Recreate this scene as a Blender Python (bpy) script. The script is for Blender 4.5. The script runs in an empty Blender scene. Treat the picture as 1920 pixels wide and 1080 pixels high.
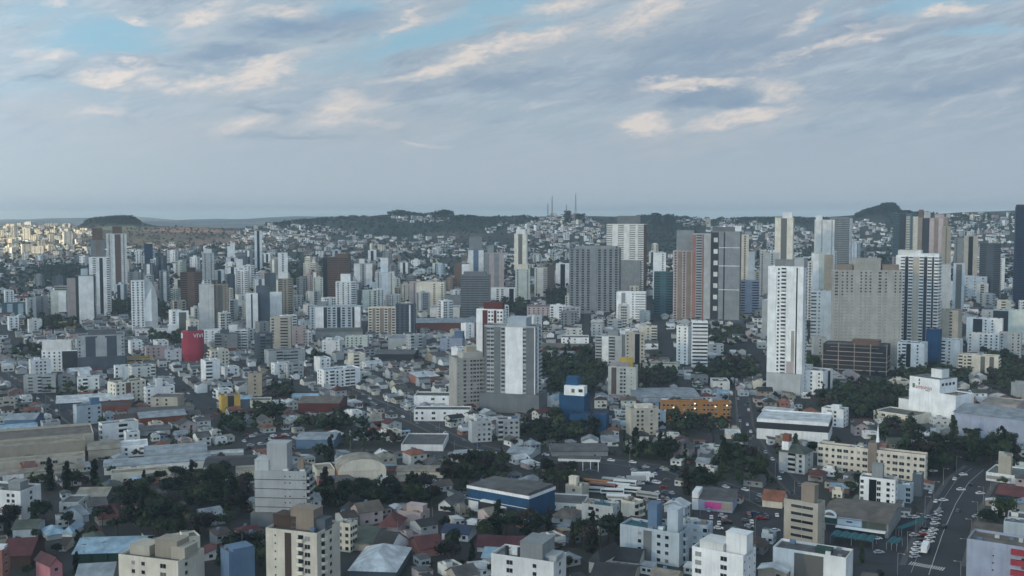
import bpy, math, random
import numpy as np
from mathutils import Vector, Matrix, noise
R = math.radians
random.seed(7)
rng = np.random.default_rng(11)
scene = bpy.context.scene
col = scene.collection

# ------------------------------------------------------------------ camera
FPX = 2000.0; CAMZ = 140.0; HOR = 408.0
PITCH = math.atan((540.0 - HOR) / FPX)
cam_d = bpy.data.cameras.new("camera"); cam = bpy.data.objects.new("camera", cam_d); col.objects.link(cam)
cam_d.sensor_width = 36.0; cam_d.lens = 36.0 * FPX / 1920.0
cam_d.clip_start = 1.0; cam_d.clip_end = 60000.0
cam.location = (0, 0, CAMZ); cam.rotation_euler = (math.pi / 2 - PITCH, 0, 0)
scene.camera = cam

# ------------------------------------------------------------------ view, sun, sky
scene.view_settings.view_transform = 'Standard'; scene.view_settings.look = 'None'
scene.view_settings.exposure = 0.45; scene.view_settings.gamma = 1.0
scene.cycles.max_bounces = 5; scene.cycles.diffuse_bounces = 3; scene.cycles.glossy_bounces = 2
scene.cycles.transmission_bounces = 2; scene.cycles.volume_bounces = 0; scene.cycles.transparent_max_bounces = 6
scene.cycles.use_denoising = True

SUN_EL = R(15.0); SUNH = Vector((-0.80, -0.60, 0)).normalized()     # horizontal direction towards the sun
SUND = Vector((SUNH.x * math.cos(SUN_EL), SUNH.y * math.cos(SUN_EL), math.sin(SUN_EL)))
sun_d = bpy.data.lights.new("sun", 'SUN'); sun_d.energy = 5.0; sun_d.angle = R(1.0); sun_d.color = (1.0, 0.77, 0.43)
sun = bpy.data.objects.new("sun", sun_d); col.objects.link(sun)
sun.rotation_euler = SUND.to_track_quat('Z', 'Y').to_euler()

world = bpy.data.worlds.new("World"); scene.world = world; world.use_nodes = True
wt = world.node_tree; WN = wt.nodes; WL = wt.links; WN.clear()
def wn(t, **k):
    n = WN.new(t)
    for a, b in k.items(): setattr(n, a, b)
    return n
def wm(op, a, b=None, c=None, clamp=False):
    n = wn('ShaderNodeMath', operation=op, use_clamp=clamp)
    for i, v in enumerate((a, b, c)):
        if v is None: continue
        if isinstance(v, (int, float)): n.inputs[i].default_value = v
        else: WL.new(v, n.inputs[i])
    return n.outputs[0]
def wmix(f, a, b):
    n = wn('ShaderNodeMix', data_type='RGBA')
    for s, v in ((0, f), (6, a), (7, b)):
        if isinstance(v, (int, float)): n.inputs[s].default_value = v
        elif isinstance(v, tuple): n.inputs[s].default_value = (*v, 1)
        else: WL.new(v, n.inputs[s])
    return n.outputs[2]
def sl(c):      # srgb 0-255 -> linear
    return tuple((v / 255 / 12.92) if v / 255 <= 0.04045 else ((v / 255 + 0.055) / 1.055) ** 2.4 for v in c)
SKYG = 0.74     # display to scene (undoes the exposure)
def sk(*c):
    return tuple(v * 10.0 * SKYG for v in sl(c))
tc = wn('ShaderNodeTexCoord').outputs['Generated']
sep = wn('ShaderNodeSeparateXYZ'); WL.new(tc, sep.inputs[0]); dX, dY, dZ = sep.outputs
AZ = wm('ARCTAN2', dX, dY); EL = wm('ARCSINE', dZ)
elp = wm('MAXIMUM', EL, 0.0)
den = wm('ADD', elp, 0.10)
PU = wm('DIVIDE', AZ, den); PV = wm('DIVIDE', 1.0, den)
def noise_n(x, y, z, scale, detail=6, rough=0.55, dist=0.0):
    c = wn('ShaderNodeCombineXYZ')
    for i, v in enumerate((x, y, z)):
        if isinstance(v, (int, float)): c.inputs[i].default_value = v
        else: WL.new(v, c.inputs[i])
    n = wn('ShaderNodeTexNoise'); WL.new(c.outputs[0], n.inputs['Vector'])
    n.inputs['Scale'].default_value = scale; n.inputs['Detail'].default_value = detail
    n.inputs['Roughness'].default_value = rough; n.inputs['Distortion'].default_value = dist
    return n.outputs[0]
# warped sky angles: clouds are streaks that climb to the right
W1 = noise_n(wm('MULTIPLY', AZ, 9), wm('MULTIPLY', EL, 26), 0.0, 1.0, 5, 0.6)
W2 = noise_n(wm('MULTIPLY', AZ, 9), wm('MULTIPLY', EL, 26), 7.3, 1.0, 5, 0.6)
WF = noise_n(wm('MULTIPLY', AZ, 40), wm('MULTIPLY', EL, 110), 3.1, 1.0, 6, 0.65)
aw = wm('ADD', AZ, wm('MULTIPLY', wm('SUBTRACT', W1, 0.5), 0.075))
ew = wm('ADD', wm('ADD', EL, wm('MULTIPLY', wm('SUBTRACT', W2, 0.5), 0.045)), wm('MULTIPLY', wm('SUBTRACT', WF, 0.5), 0.016))
def blob(px, py, rx, ry, tilt=-10, hard=1.6, amp=1.0):
    """soft lobe in the sky, centre and radii as angles"""
    a0 = math.atan((px - 960) / FPX); e0 = math.atan((HOR - py) / FPX); t = R(-tilt)
    da = wm('SUBTRACT', aw, a0); de = wm('SUBTRACT', ew, e0)
    p = wm('ADD', wm('MULTIPLY', da, math.cos(t) / (rx / FPX)), wm('MULTIPLY', de, math.sin(t) / (rx / FPX)))
    q = wm('SUBTRACT', wm('MULTIPLY', de, math.cos(t) / (ry / FPX)), wm('MULTIPLY', da, math.sin(t) / (ry / FPX)))
    d = wm('SQRT', wm('ADD', wm('MULTIPLY', p, p), wm('MULTIPLY', q, q)))
    return wm('MULTIPLY', wm('MULTIPLY', wm('SUBTRACT', 1.0, d), hard, clamp=True), amp)
def union(bs):
    o = bs[0]
    for b in bs[1:]: o = wm('MAXIMUM', o, b)
    return o
st = noise_n(wm('ADD', wm('MULTIPLY', AZ, 7), wm('MULTIPLY', EL, -6)), wm('ADD', wm('MULTIPLY', EL, 42), wm('MULTIPLY', AZ, -9)), 1.7, 1.0, 8, 0.6, 0.3)
fine = noise_n(wm('ADD', wm('MULTIPLY', AZ, 26), wm('MULTIPLY', EL, -20)), wm('ADD', wm('MULTIPLY', EL, 120), wm('MULTIPLY', AZ, -22)), 5.2, 1.0, 7, 0.65, 0.2)
gap = union([blob(210, 95, 150, 45, 0, 1.6, .95), blob(60, 60, 120, 30, 0, 1.2, .5), blob(640, 28, 90, 28, 0, 1.6, .8), blob(800, 75, 210, 38, -12, 1.4, 1.0),
             blob(950, 20, 110, 30, 0, 1.6, .95), blob(620, 130, 150, 30, -8, 1.3, .6), blob(540, 60, 60, 18, 0, 1.4, .5), blob(1745, 40, 150, 26, -8, 1.3, .85),
             blob(1560, 45, 110, 14, -18, 1.3, .6), blob(1850, 95, 110, 16, -6, 1.3, .55), blob(90, 190, 180, 26, 0, 1.2, .45), blob(1000, 60, 70, 16, -15, 1.3, .6)])
dark = union([blob(560, 62, 170, 24, -6, 1.3, 1.0), blob(430, 118, 130, 22, -8, 1.4, .95), blob(640, 40, 110, 20, 0, 1.3, .7), blob(300, 140, 120, 9, 4, 1.3, .6),
              blob(1340, 90, 260, 60, -8, 1.1, .75), blob(900, 160, 240, 26, -8, 1.2, .75), blob(1250, 150, 300, 50, -6, 1.1, .7),
              blob(1335, 197, 105, 26, -3, 2.5, .95), blob(1760, 180, 260, 22, -6, 1.2, .7), blob(560, 265, 170, 12, 0, 1.2, .5), blob(180, 20, 220, 14, -3, 1.2, .55),
              blob(1590, 70, 150, 18, -12, 1.2, .6), blob(1500, 120, 220, 20, -8, 1.1, .5), blob(80, 172, 60, 7, 0, 1.4, .5), blob(500, 200, 80, 8, 0, 1.3, .5), blob(1700, 95, 200, 20, -8, 1.2, .55)])
BR = [(370, 50, 75, 22, -24, 1.4, .75), (500, 145, 110, 26, -18, 1.5, .85), (215, 158, 75, 18, -14, 1.6, .85), (380, 165, 190, 15, -4, 1.2, .6), (470, 235, 70, 22, -30, 1.3, .5),
                (870, 118, 190, 17, -16, 1.5, .85), (1010, 85, 100, 20, -18, 1.4, .75), (1200, 35, 100, 28, -20, 1.3, .7), (1060, 10, 90, 16, -12, 1.3, .6), (640, 215, 120, 30, -14, 1.2, .6),
                (690, 232, 70, 14, 0, 1.3, .45), (1210, 238, 62, 24, 0, 1.6, 1.0), (1300, 168, 130, 14, -4, 1.6, .7), (1380, 232, 110, 18, -10, 1.5, .85), (1450, 178, 50, 24, 10, 1.5, .6),
                (1520, 100, 170, 10, -16, 1.3, .5), (1780, 50, 60, 14, -8, 1.5, .7), (1500, 55, 70, 12, -22, 1.4, .5), (530, 30, 70, 16, -10, 1.4, .55), (250, 60, 26, 10, 0, 1.5, .5), (110, 52, 26, 10, 0, 1.5, .5),
                (100, 125, 50, 14, 0, 1.4, .4), (755, 50, 70, 9, -30, 1.5, .55), (180, 222, 60, 12, -6, 1.4, .5), (150, 3, 150, 12, 0, 1.3, .6), (800, 278, 60, 9, 0, 1.4, .4), (1620, 90, 120, 9, -14, 1.3, .45)]
bright = union([blob(*b) for b in BR])
softb = union([blob(b[0] + 10, b[1] + 4, b[2] * 1.7 + 14, b[3] * 1.8 + 8, b[4], 1.0, b[6] * .9) for b in BR if b[2] > 60] + [blob(80, 225, 200, 60, 0, .9, .6), blob(420, 250, 380, 60, -4, .9, .6), blob(700, 245, 220, 60, -8, .9, .6), blob(1150, 50, 150, 60, -20, .9, .5), blob(1420, 60, 190, 30, -10, .9, .4), blob(120, 20, 240, 30, 0, .9, .6)])
stn = wm('MULTIPLY', wm('SUBTRACT', st, 0.5), 2.4)
gapm = wm('ADD', wm('MULTIPLY', gap, 1.25), wm('ADD', wm('MULTIPLY', stn, 0.6), wm('MULTIPLY', wm('SUBTRACT', fine, 0.55), 1.6)), clamp=True)
gapm = wm('MULTIPLY', gapm, wm('MULTIPLY', wm('SUBTRACT', EL, 0.055), 14.0, clamp=True))
darkm = wm('MULTIPLY', dark, wm('ADD', 0.95, wm('MULTIPLY', stn, 0.5)), clamp=True)
puff = noise_n(wm('ADD', wm('MULTIPLY', AZ, 55), wm('MULTIPLY', EL, -30)), wm('ADD', wm('MULTIPLY', EL, 105), wm('MULTIPLY', AZ, -12)), 9.2, 1.0, 8, 0.68, 0.5)
rip = wm('ADD', 1.1, wm('ADD', wm('MULTIPLY', wm('SUBTRACT', fine, 0.5), 3.0), wm('MULTIPLY', wm('SUBTRACT', puff, 0.5), 4.5)))
brightm = wm('MULTIPLY', bright, rip, clamp=True)
# general ripple of the deck
rp = wm('MULTIPLY', wm('ADD', wm('MULTIPLY', wm('SUBTRACT', fine, 0.47), 2.6), wm('MULTIPLY', stn, 0.55)), wm('MULTIPLY', wm('SUBTRACT', EL, 0.035), 12.0, clamp=True), clamp=True)
sky = wn('ShaderNodeTexSky', sky_type='NISHITA', sun_disc=False)
sky.sun_elevation = SUN_EL; sky.sun_rotation = math.atan2(SUND.x, SUND.y); sky.altitude = 600; sky.air_density = 1.0; sky.dust_density = 1.0; sky.ozone_density = 1.5
blue = wmix(0.85, sky.outputs[0], sk(144, 186, 207))
deckup = sk(162, 179, 193); deckhor = sk(190, 198, 203)
lowf = wm('MULTIPLY', EL, 9.0, clamp=True)
deck = wmix(lowf, deckhor, deckup)
deck = wmix(wm('MULTIPLY', wm('ADD', AZ, 0.5), 1.0, clamp=True), wmix(0.35, deck, sk(172, 192, 202)), wmix(0.35, deck, sk(146, 164, 186)))
deck = wmix(wm('MULTIPLY', rp, 0.95), deck, sk(198, 203, 210))
st2 = noise_n(wm('ADD', wm('MULTIPLY', AZ, 24), wm('MULTIPLY', EL, -14)), wm('ADD', wm('MULTIPLY', EL, 66), wm('MULTIPLY', AZ, -12)), 12.7, 1.0, 9, 0.66, 0.4)
upm = wm('MULTIPLY', wm('SUBTRACT', EL, 0.045), 14.0, clamp=True)
deck = wmix(wm('MULTIPLY', wm('MULTIPLY', wm('SUBTRACT', 0.46, st2), 4.5, clamp=True), upm), deck, sk(140, 160, 180))
deck = wmix(wm('MULTIPLY', wm('MULTIPLY', wm('SUBTRACT', st2, 0.55), 4.5, clamp=True), upm), deck, sk(200, 203, 209))
c1 = wmix(wm('MULTIPLY', gapm, 0.9), deck, blue)
softm = wm('MULTIPLY', softb, wm('ADD', 0.9, wm('MULTIPLY', wm('SUBTRACT', puff, 0.5), 3.2)), clamp=True)
c1 = wmix(wm('MULTIPLY', softm, 0.8), c1, sk(186, 191, 198))
c2 = wmix(wm('MULTIPLY', darkm, 0.8), c1, sk(130, 153, 178))
c3 = wmix(brightm, c2, sk(218, 212, 208))
# the cloud cover brightens towards the (hidden) sun, which is behind the camera
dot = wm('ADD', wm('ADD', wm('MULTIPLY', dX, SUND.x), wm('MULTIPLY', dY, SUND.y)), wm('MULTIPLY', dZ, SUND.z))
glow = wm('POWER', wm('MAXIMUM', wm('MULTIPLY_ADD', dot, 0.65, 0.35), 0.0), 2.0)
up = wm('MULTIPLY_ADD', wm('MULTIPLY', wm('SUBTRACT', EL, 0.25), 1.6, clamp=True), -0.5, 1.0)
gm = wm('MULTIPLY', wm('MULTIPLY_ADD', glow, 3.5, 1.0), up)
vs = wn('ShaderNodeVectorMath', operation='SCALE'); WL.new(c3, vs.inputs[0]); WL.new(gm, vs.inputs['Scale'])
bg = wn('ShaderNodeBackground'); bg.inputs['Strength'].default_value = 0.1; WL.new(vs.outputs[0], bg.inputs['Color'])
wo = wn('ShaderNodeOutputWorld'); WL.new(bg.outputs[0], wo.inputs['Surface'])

# ------------------------------------------------------------------ terrain and pixel geometry
def sstep(a, b, x):
    t = np.clip((x - a) / (b - a), 0, 1); return t * t * (3 - 2 * t)
RX = [-400, 0, 150, 172, 262, 290, 450, 520, 600, 680, 725, 850, 905, 960, 1010, 1100, 1200, 1300, 1400, 1550, 1605, 1630, 1652, 1676, 1690, 1760, 1800, 1920, 2300]
RY = [424, 424, 425, 415, 415, 424, 429, 420, 413, 407, 402, 403, 411, 410, 406, 405, 407, 411, 412, 407, 403, 395, 389, 389, 400, 401, 398, 394, 394]
_ph = rng.uniform(0, 6.28, (8, 2)); _dr = rng.uniform(0, 6.28, 8)
def wob(x, y, L):
    o = 0.0
    for i in range(5):
        k = 6.283 / (L / (1.55 ** i))
        o = o + math.pow(0.6, i) * np.sin(k * (x * math.cos(_dr[i]) + y * math.sin(_dr[i])) + _ph[i, 0])
    return o / 2.2
def terr(x, y):
    x = np.asarray(x, float); y = np.asarray(y, float)
    d = np.hypot(x, y); ya = np.where(y > 0, y, 0.0)
    yy = np.where(y > 1, y, 1.0)
    px = np.clip(960 + FPX * x / yy, -400, 2300)
    ridge = 140 + (HOR - np.interp(px, RX, RY)) * 3200 / FPX
    base = np.interp(yy, [0, 950, 1200, 1500, 1900, 2300, 2700], [0, 0, 3, 11, 27, 50, 78])
    t = np.clip((yy - 2700) / 500, 0, 1); t = t ** 0.8
    z = base * (1 - t) + ridge * t
    t2 = sstep(3250, 4300, yy); z = z * (1 - t2) + (85 + 0.1 * ridge) * t2
    t3 = sstep(4300, 6500, yy); far = 106 + 46 * wob(x * 1.5, y * .8, 4600) + 12 * wob(x + 900, y, 1500)
    z = z * (1 - t3) + far * t3
    t4 = sstep(9500, 12000, yy); z = z * (1 - t4) + t4 * 66
    bump = 21 * sstep(-60, 260, x) * sstep(930, 1200, y) * (1 - sstep(1900, 2500, y))
    z = z + bump
    z = z + 3.0 * sstep(1500, 2400, y) * wob(x, y, 420) * (1 - sstep(3000, 3200, y))
    side = sstep(0.62, 1.0, np.abs(x) / (yy + 1)) 
    return np.where(y > 0, z, 0.0)
def ray(px, py):
    F = Vector((0, math.cos(PITCH), -math.sin(PITCH))); U = Vector((0, math.sin(PITCH), math.cos(PITCH)))
    return F + Vector((1, 0, 0)) * ((px - 960) / FPX) + U * ((540 - py) / FPX)
_T = np.concatenate([np.linspace(250, 4000, 2500), np.linspace(4010, 15000, 900)])
def G(px, py):
    """the point of the ground seen at that pixel"""
    d = ray(px, py); X = d.x * _T; Y = d.y * _T; Z = CAMZ + d.z * _T
    g = terr(X, Y) - Z
    i = int(np.argmax(g > 0))
    if g[i] <= 0: i = len(_T) - 1
    if i == 0: t = _T[0]
    else:
        a, b = g[i - 1], g[i]; t = _T[i - 1] + (_T[i] - _T[i - 1]) * (-a) / (b - a + 1e-9)
    return Vector((d.x * t, d.y * t, float(terr(d.x * t, d.y * t))))
def proj(p):
    x, y, z = p[0], p[1], p[2] - CAMZ
    f = y * math.cos(PITCH) - z * math.sin(PITCH); u = y * math.sin(PITCH) + z * math.cos(PITCH)
    return 960 + FPX * x / f, 540 - FPX * u / f, f
def hat(p, yt):
    """height above p whose image row is yt"""
    k = (540 - yt) / FPX
    c, s = math.cos(PITCH), math.sin(PITCH)
    z = p[1] * (k * c - s) / (c + k * s)
    return z + CAMZ - p[2]

# ------------------------------------------------------------------ materials
_M = {}
def nodes_of(name):
    m = bpy.data.materials.new(name); m.use_nodes = True
    nt = m.node_tree; b = nt.nodes['Principled BSDF']; return m, nt, b
def wall_mat(key, rgb, var=0.12, rough=0.85, dirt=0.4, metal=0.0, stripes=0.0, scale=0.12):
    if key in _M: return _M[key]
    m, nt, b = nodes_of(key); N = nt.nodes; L = nt.links
    c = sl(rgb); tcn = N.new('ShaderNodeTexCoord')
    n1 = N.new('ShaderNodeTexNoise'); n1.inputs['Scale'].default_value = scale; n1.inputs['Detail'].default_value = 6
    L.new(tcn.outputs['Object'], n1.inputs['Vector'])
    mp = N.new('ShaderNodeMapping'); mp.inputs['Scale'].default_value = (1.3, 1.3, 0.09); L.new(tcn.outputs['Object'], mp.inputs[0])
    n2 = N.new('ShaderNodeTexNoise'); n2.inputs['Scale'].default_value = 0.8; n2.inputs['Detail'].default_value = 4; L.new(mp.outputs[0], n2.inputs['Vector'])
    oi = N.new('ShaderNodeObjectInfo')
    def mixn(f, a, bb):
        x = N.new('ShaderNodeMix'); x.data_type = 'RGBA'
        if isinstance(f, (int, float)): x.inputs[0].default_value = f
        else: L.new(f, x.inputs[0])
        for s, v in ((6, a), (7, bb)):
            if isinstance(v, tuple): x.inputs[s].default_value = (*v, 1)
            else: L.new(v, x.inputs[s])
        return x.outputs[2]
    def rampf(o, a, bb):
        r = N.new('ShaderNodeMapRange'); r.inputs[1].default_value = a; r.inputs[2].default_value = bb; L.new(o, r.inputs[0]); return r.outputs[0]
    lo = tuple(v * (1 - var * 1.25) for v in c); hi = tuple(min(1, v * (1 + var * 0.7)) for v in c)
    base = mixn(rampf(n1.outputs[0], 0.35, 0.65), lo, hi)
    dk = tuple(v * 0.55 for v in c)
    f2 = rampf(n2.outputs[0], 0.5, 0.75)
    mm = N.new('ShaderNodeMath'); mm.operation = 'MULTIPLY'; mm.inputs[1].default_value = dirt; L.new(f2, mm.inputs[0])
    out = mixn(mm.outputs[0], base, dk)
    if stripes:
        wv = N.new('ShaderNodeTexWave'); wv.inputs['Scale'].default_value = 1.6; L.new(tcn.outputs['Object'], wv.inputs['Vector']); wv.inputs['Distortion'].default_value = 0.3
        ms = N.new('ShaderNodeMath'); ms.operation = 'MULTIPLY'; ms.inputs[1].default_value = stripes; L.new(wv.outputs[0], ms.inputs[0])
        out = mixn(ms.outputs[0], out, tuple(v * 0.6 for v in c))
    hs = N.new('ShaderNodeHueSaturation'); L.new(out, hs.inputs['Color'])
    r = N.new('ShaderNodeMapRange'); r.inputs[3].default_value = 0.88; r.inputs[4].default_value = 1.08; L.new(oi.outputs['Random'], r.inputs[0]); L.new(r.outputs[0], hs.inputs['Value'])
    L.new(hs.outputs[0], b.inputs['Base Color'])
    b.inputs['Roughness'].default_value = rough; b.inputs['Metallic'].default_value = metal
    _M[key] = m; return m
WALLS = dict(white=(236, 240, 241), offwhite=(216, 218, 215), cream=(222, 217, 202), beige=(184, 179, 166), sand=(160, 153, 139), lgrey=(178, 184, 186), grey=(138, 144, 147), mgrey=(112, 118, 122),
             slate=(82, 92, 102), dark=(50, 55, 62), brown=(112, 92, 80), dbrown=(74, 58, 52), maroon=(92, 48, 46), concrete=(172, 171, 165), blue=(30, 76, 114), dblue=(28, 50, 82), sblue=(96, 122, 150),
             lblue=(182, 196, 206), teal=(70, 104, 112), mint=(198, 208, 202), pink=(196, 132, 140), salmon=(160, 114, 104), orange=(168, 120, 68), yellow=(214, 178, 84), red=(156, 52, 66),
             green=(38, 70, 62), lav=(158, 168, 188), brick=(128, 78, 62), rose=(186, 172, 172), tan=(142, 130, 118))
ROOFS = dict(r_grey=(92, 93, 94), r_dark=(52, 53, 56), r_brown=(76, 66, 62), r_red=(102, 57, 55), r_maroon=(88, 42, 48), r_light=(146, 156, 164), r_white=(205, 212, 216), r_blue=(150, 180, 200),
             r_sand=(150, 144, 130), r_tan=(108, 101, 93), r_teal=(52, 104, 110), r_dblue=(40, 56, 84), r_slab=(104, 106, 106), r_orange=(136, 86, 66), r_green=(78, 88, 80))
def W(k):
    if k in WALLS: return wall_mat(k, WALLS[k])
    return wall_mat(k, ROOFS[k], var=0.34, rough=0.7 if k not in ('r_white', 'r_blue', 'r_light') else 0.5, dirt=0.6, stripes=0.35 if k != 'r_slab' else 0.0, scale=0.2)
def plain(key, rgb, rough=0.5, metal=0.0, emit=0.0):
    if key in _M: return _M[key]
    m, nt, b = nodes_of(key); N = nt.nodes; L = nt.links
    c = sl(rgb)
    n1 = N.new('ShaderNodeTexNoise'); n1.inputs['Scale'].default_value = 0.5; n1.inputs['Detail'].default_value = 3
    t = N.new('ShaderNodeTexCoord'); L.new(t.outputs['Object'], n1.inputs['Vector'])
    x = N.new('ShaderNodeMix'); x.data_type = 'RGBA'; x.inputs[6].default_value = (*[v * .75 for v in c], 1); x.inputs[7].default_value = (*[min(1, v * 1.2) for v in c], 1)
    L.new(n1.outputs[0], x.inputs[0]); L.new(x.outputs[2], b.inputs['Base Color'])
    b.inputs['Roughness'].default_value = rough; b.inputs['Metallic'].default_value = metal
    if emit: b.inputs['Emission Color'].default_value = (*c, 1); b.inputs['Emission Strength'].default_value = emit
    _M[key] = m; return m
GLASS = plain('window_glass', (24, 29, 35), 0.3)
GLASS.node_tree.nodes['Principled BSDF'].inputs['Specular IOR Level'].default_value = 0.25
FRAME = plain('window_frame', (190, 192, 190), 0.6)
_n = GLASS.node_tree; _oi = _n.nodes.new('ShaderNodeObjectInfo'); _cr = _n.nodes.new('ShaderNodeValToRGB'); _cr.color_ramp.interpolation = 'CONSTANT'
_cr.color_ramp.elements[0].color = (.008, .011, .016, 1); _cr.color_ramp.elements[1].position = .45; _cr.color_ramp.elements[1].color = (.02, .026, .034, 1)
for _p, _c in ((.72, (.045, .05, .055, 1)), (.88, (.14, .14, .13, 1)), (.95, (.3, .3, .29, 1))): _e = _cr.color_ramp.elements.new(_p); _e.color = _c
_n.links.new(_oi.outputs['Random'], _cr.inputs[0]); _n.links.new(_cr.outputs[0], _n.nodes['Principled BSDF'].inputs['Base Color'])
LIT = plain('lit_lamp', (255, 236, 200), 0.5, 0, 1.6)
OPEN = plain('open_floor_shade', (56, 54, 54), 0.9)  # dark sheet, the shade of open floors put into its colour
def leaf_mat(key, a, b_):
    m, nt, b = nodes_of(key); N = nt.nodes; L = nt.links
    t = N.new('ShaderNodeTexCoord'); n1 = N.new('ShaderNodeTexNoise'); n1.inputs['Scale'].default_value = 0.9; n1.inputs['Detail'].default_value = 5
    L.new(t.outputs['Object'], n1.inputs['Vector'])
    cr = N.new('ShaderNodeValToRGB'); cr.color_ramp.elements[0].position = 0.35; cr.color_ramp.elements[1].position = 0.68
    cr.color_ramp.elements[0].color = (*a, 1); cr.color_ramp.elements[1].color = (*b_, 1); L.new(n1.outputs[0], cr.inputs[0])
    oi = N.new('ShaderNodeObjectInfo'); hs = N.new('ShaderNodeHueSaturation'); r = N.new('ShaderNodeMapRange'); r.inputs[3].default_value = 0.7; r.inputs[4].default_value = 1.35
    L.new(oi.outputs['Random'], r.inputs[0]); L.new(r.outputs[0], hs.inputs['Value']); L.new(cr.outputs[0], hs.inputs['Color']); L.new(hs.outputs[0], b.inputs['Base Color'])
    b.inputs['Roughness'].default_value = 0.7; b.inputs['Specular IOR Level'].default_value = 0.2
    return m
LEAF = [leaf_mat('dark_foliage', (0.005, 0.012, 0.009), (0.018, 0.032, 0.018)), leaf_mat('green_foliage', (0.016, 0.028, 0.014), (0.050, 0.070, 0.034)), leaf_mat('dry_foliage', (0.016, 0.015, 0.014), (0.042, 0.035, 0.03))]
BARK = plain('bark', (74, 62, 52), 0.9)

# ------------------------------------------------------------------ mesh builder
class MB:
    def __init__(s): s.v = []; s.f = []; s.m = []; s.mats = []; s.X = None
    def mi(s, m):
        if isinstance(m, str): m = W(m)
        if m not in s.mats: s.mats.append(m)
        return s.mats.index(m)
    def add(s, vs, fs, m):
        o = len(s.v); i = s.mi(m)
        if s.X is not None: vs = [tuple(s.X @ Vector(v)) for v in vs]
        s.v += vs; s.f += [tuple(a + o for a in f) for f in fs]; s.m += [i] * len(fs)
    def box(s, x0, x1, y0, y1, z0, z1, m, top=None, bottom=False):
        v = [(x0, y0, z0), (x1, y0, z0), (x1, y1, z0), (x0, y1, z0), (x0, y0, z1), (x1, y0, z1), (x1, y1, z1), (x0, y1, z1)]
        f = [(0, 1, 5, 4), (1, 2, 6, 5), (2, 3, 7, 6), (3, 0, 4, 7)]
        if bottom: f.append((3, 2, 1, 0))
        if top: s.add(v, f, m); s.add(v, [(4, 5, 6, 7)], top)
        else: s.add(v, f + [(4, 5, 6, 7)], m)
    def mesh(s, name):
        me = bpy.data.meshes.new(name); me.from_pydata(s.v, [], s.f)
        for m in s.mats: me.materials.append(m)
        me.polygons.foreach_set('material_index', s.m); me.update(); return me
    def build(s, name, parent=None, **k):
        return link(name, s.mesh(name), parent, **k)
def link(name, me, parent=None, loc=None, rz=0.0):
    o = bpy.data.objects.new(name, me); col.objects.link(o)
    if parent is not None: o.parent = parent
    if loc is not None: o.location = loc
    if rz: o.rotation_euler = (0, 0, rz)
    return o
def tag(o, label=None, cat=None, group=None, kind=None):
    if label: o['label'] = label
    if cat: o['category'] = cat
    if group: o['group'] = group
    if kind: o['kind'] = kind
    return o
LM = []          # landmarks for the labels of small things: (px, py, phrase)
# occupancy raster, 2 m cells
OX0, OY0, OCW, OCH = -1300, 380, 1300, 1060
OCC = np.zeros((OCW, OCH), bool)
def occ_obb(cx, cy, w, d, th, pad=2.0, val=True):
    r = math.hypot(w, d) / 2 + pad
    i0, i1 = int((cx - r - OX0) / 2), int((cx + r - OX0) / 2) + 1; j0, j1 = int((cy - r - OY0) / 2), int((cy + r - OY0) / 2) + 1
    i0, i1 = max(0, i0), min(OCW, i1); j0, j1 = max(0, j0), min(OCH, j1)
    if i0 >= i1 or j0 >= j1: return
    X, Y = np.meshgrid(OX0 + 2 * np.arange(i0, i1) + 1 - cx, OY0 + 2 * np.arange(j0, j1) + 1 - cy, indexing='ij')
    c, s_ = math.cos(th), math.sin(th); u = X * c + Y * s_; v = -X * s_ + Y * c
    OCC[i0:i1, j0:j1][(np.abs(u) < w / 2 + pad) & (np.abs(v) < d / 2 + pad)] = val
def occ_free(cx, cy, w, d, th):
    c, s_ = math.cos(th), math.sin(th)
    for u in np.linspace(-w / 2, w / 2, max(2, int(w / 4) + 1)):
        for v in np.linspace(-d / 2, d / 2, max(2, int(d / 4) + 1)):
            i = int((cx + u * c - v * s_ - OX0) / 2); j = int((cy + u * s_ + v * c - OY0) / 2)
            if i < 0 or j < 0 or i >= OCW or j >= OCH or OCC[i, j]: return False
    return True

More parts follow.
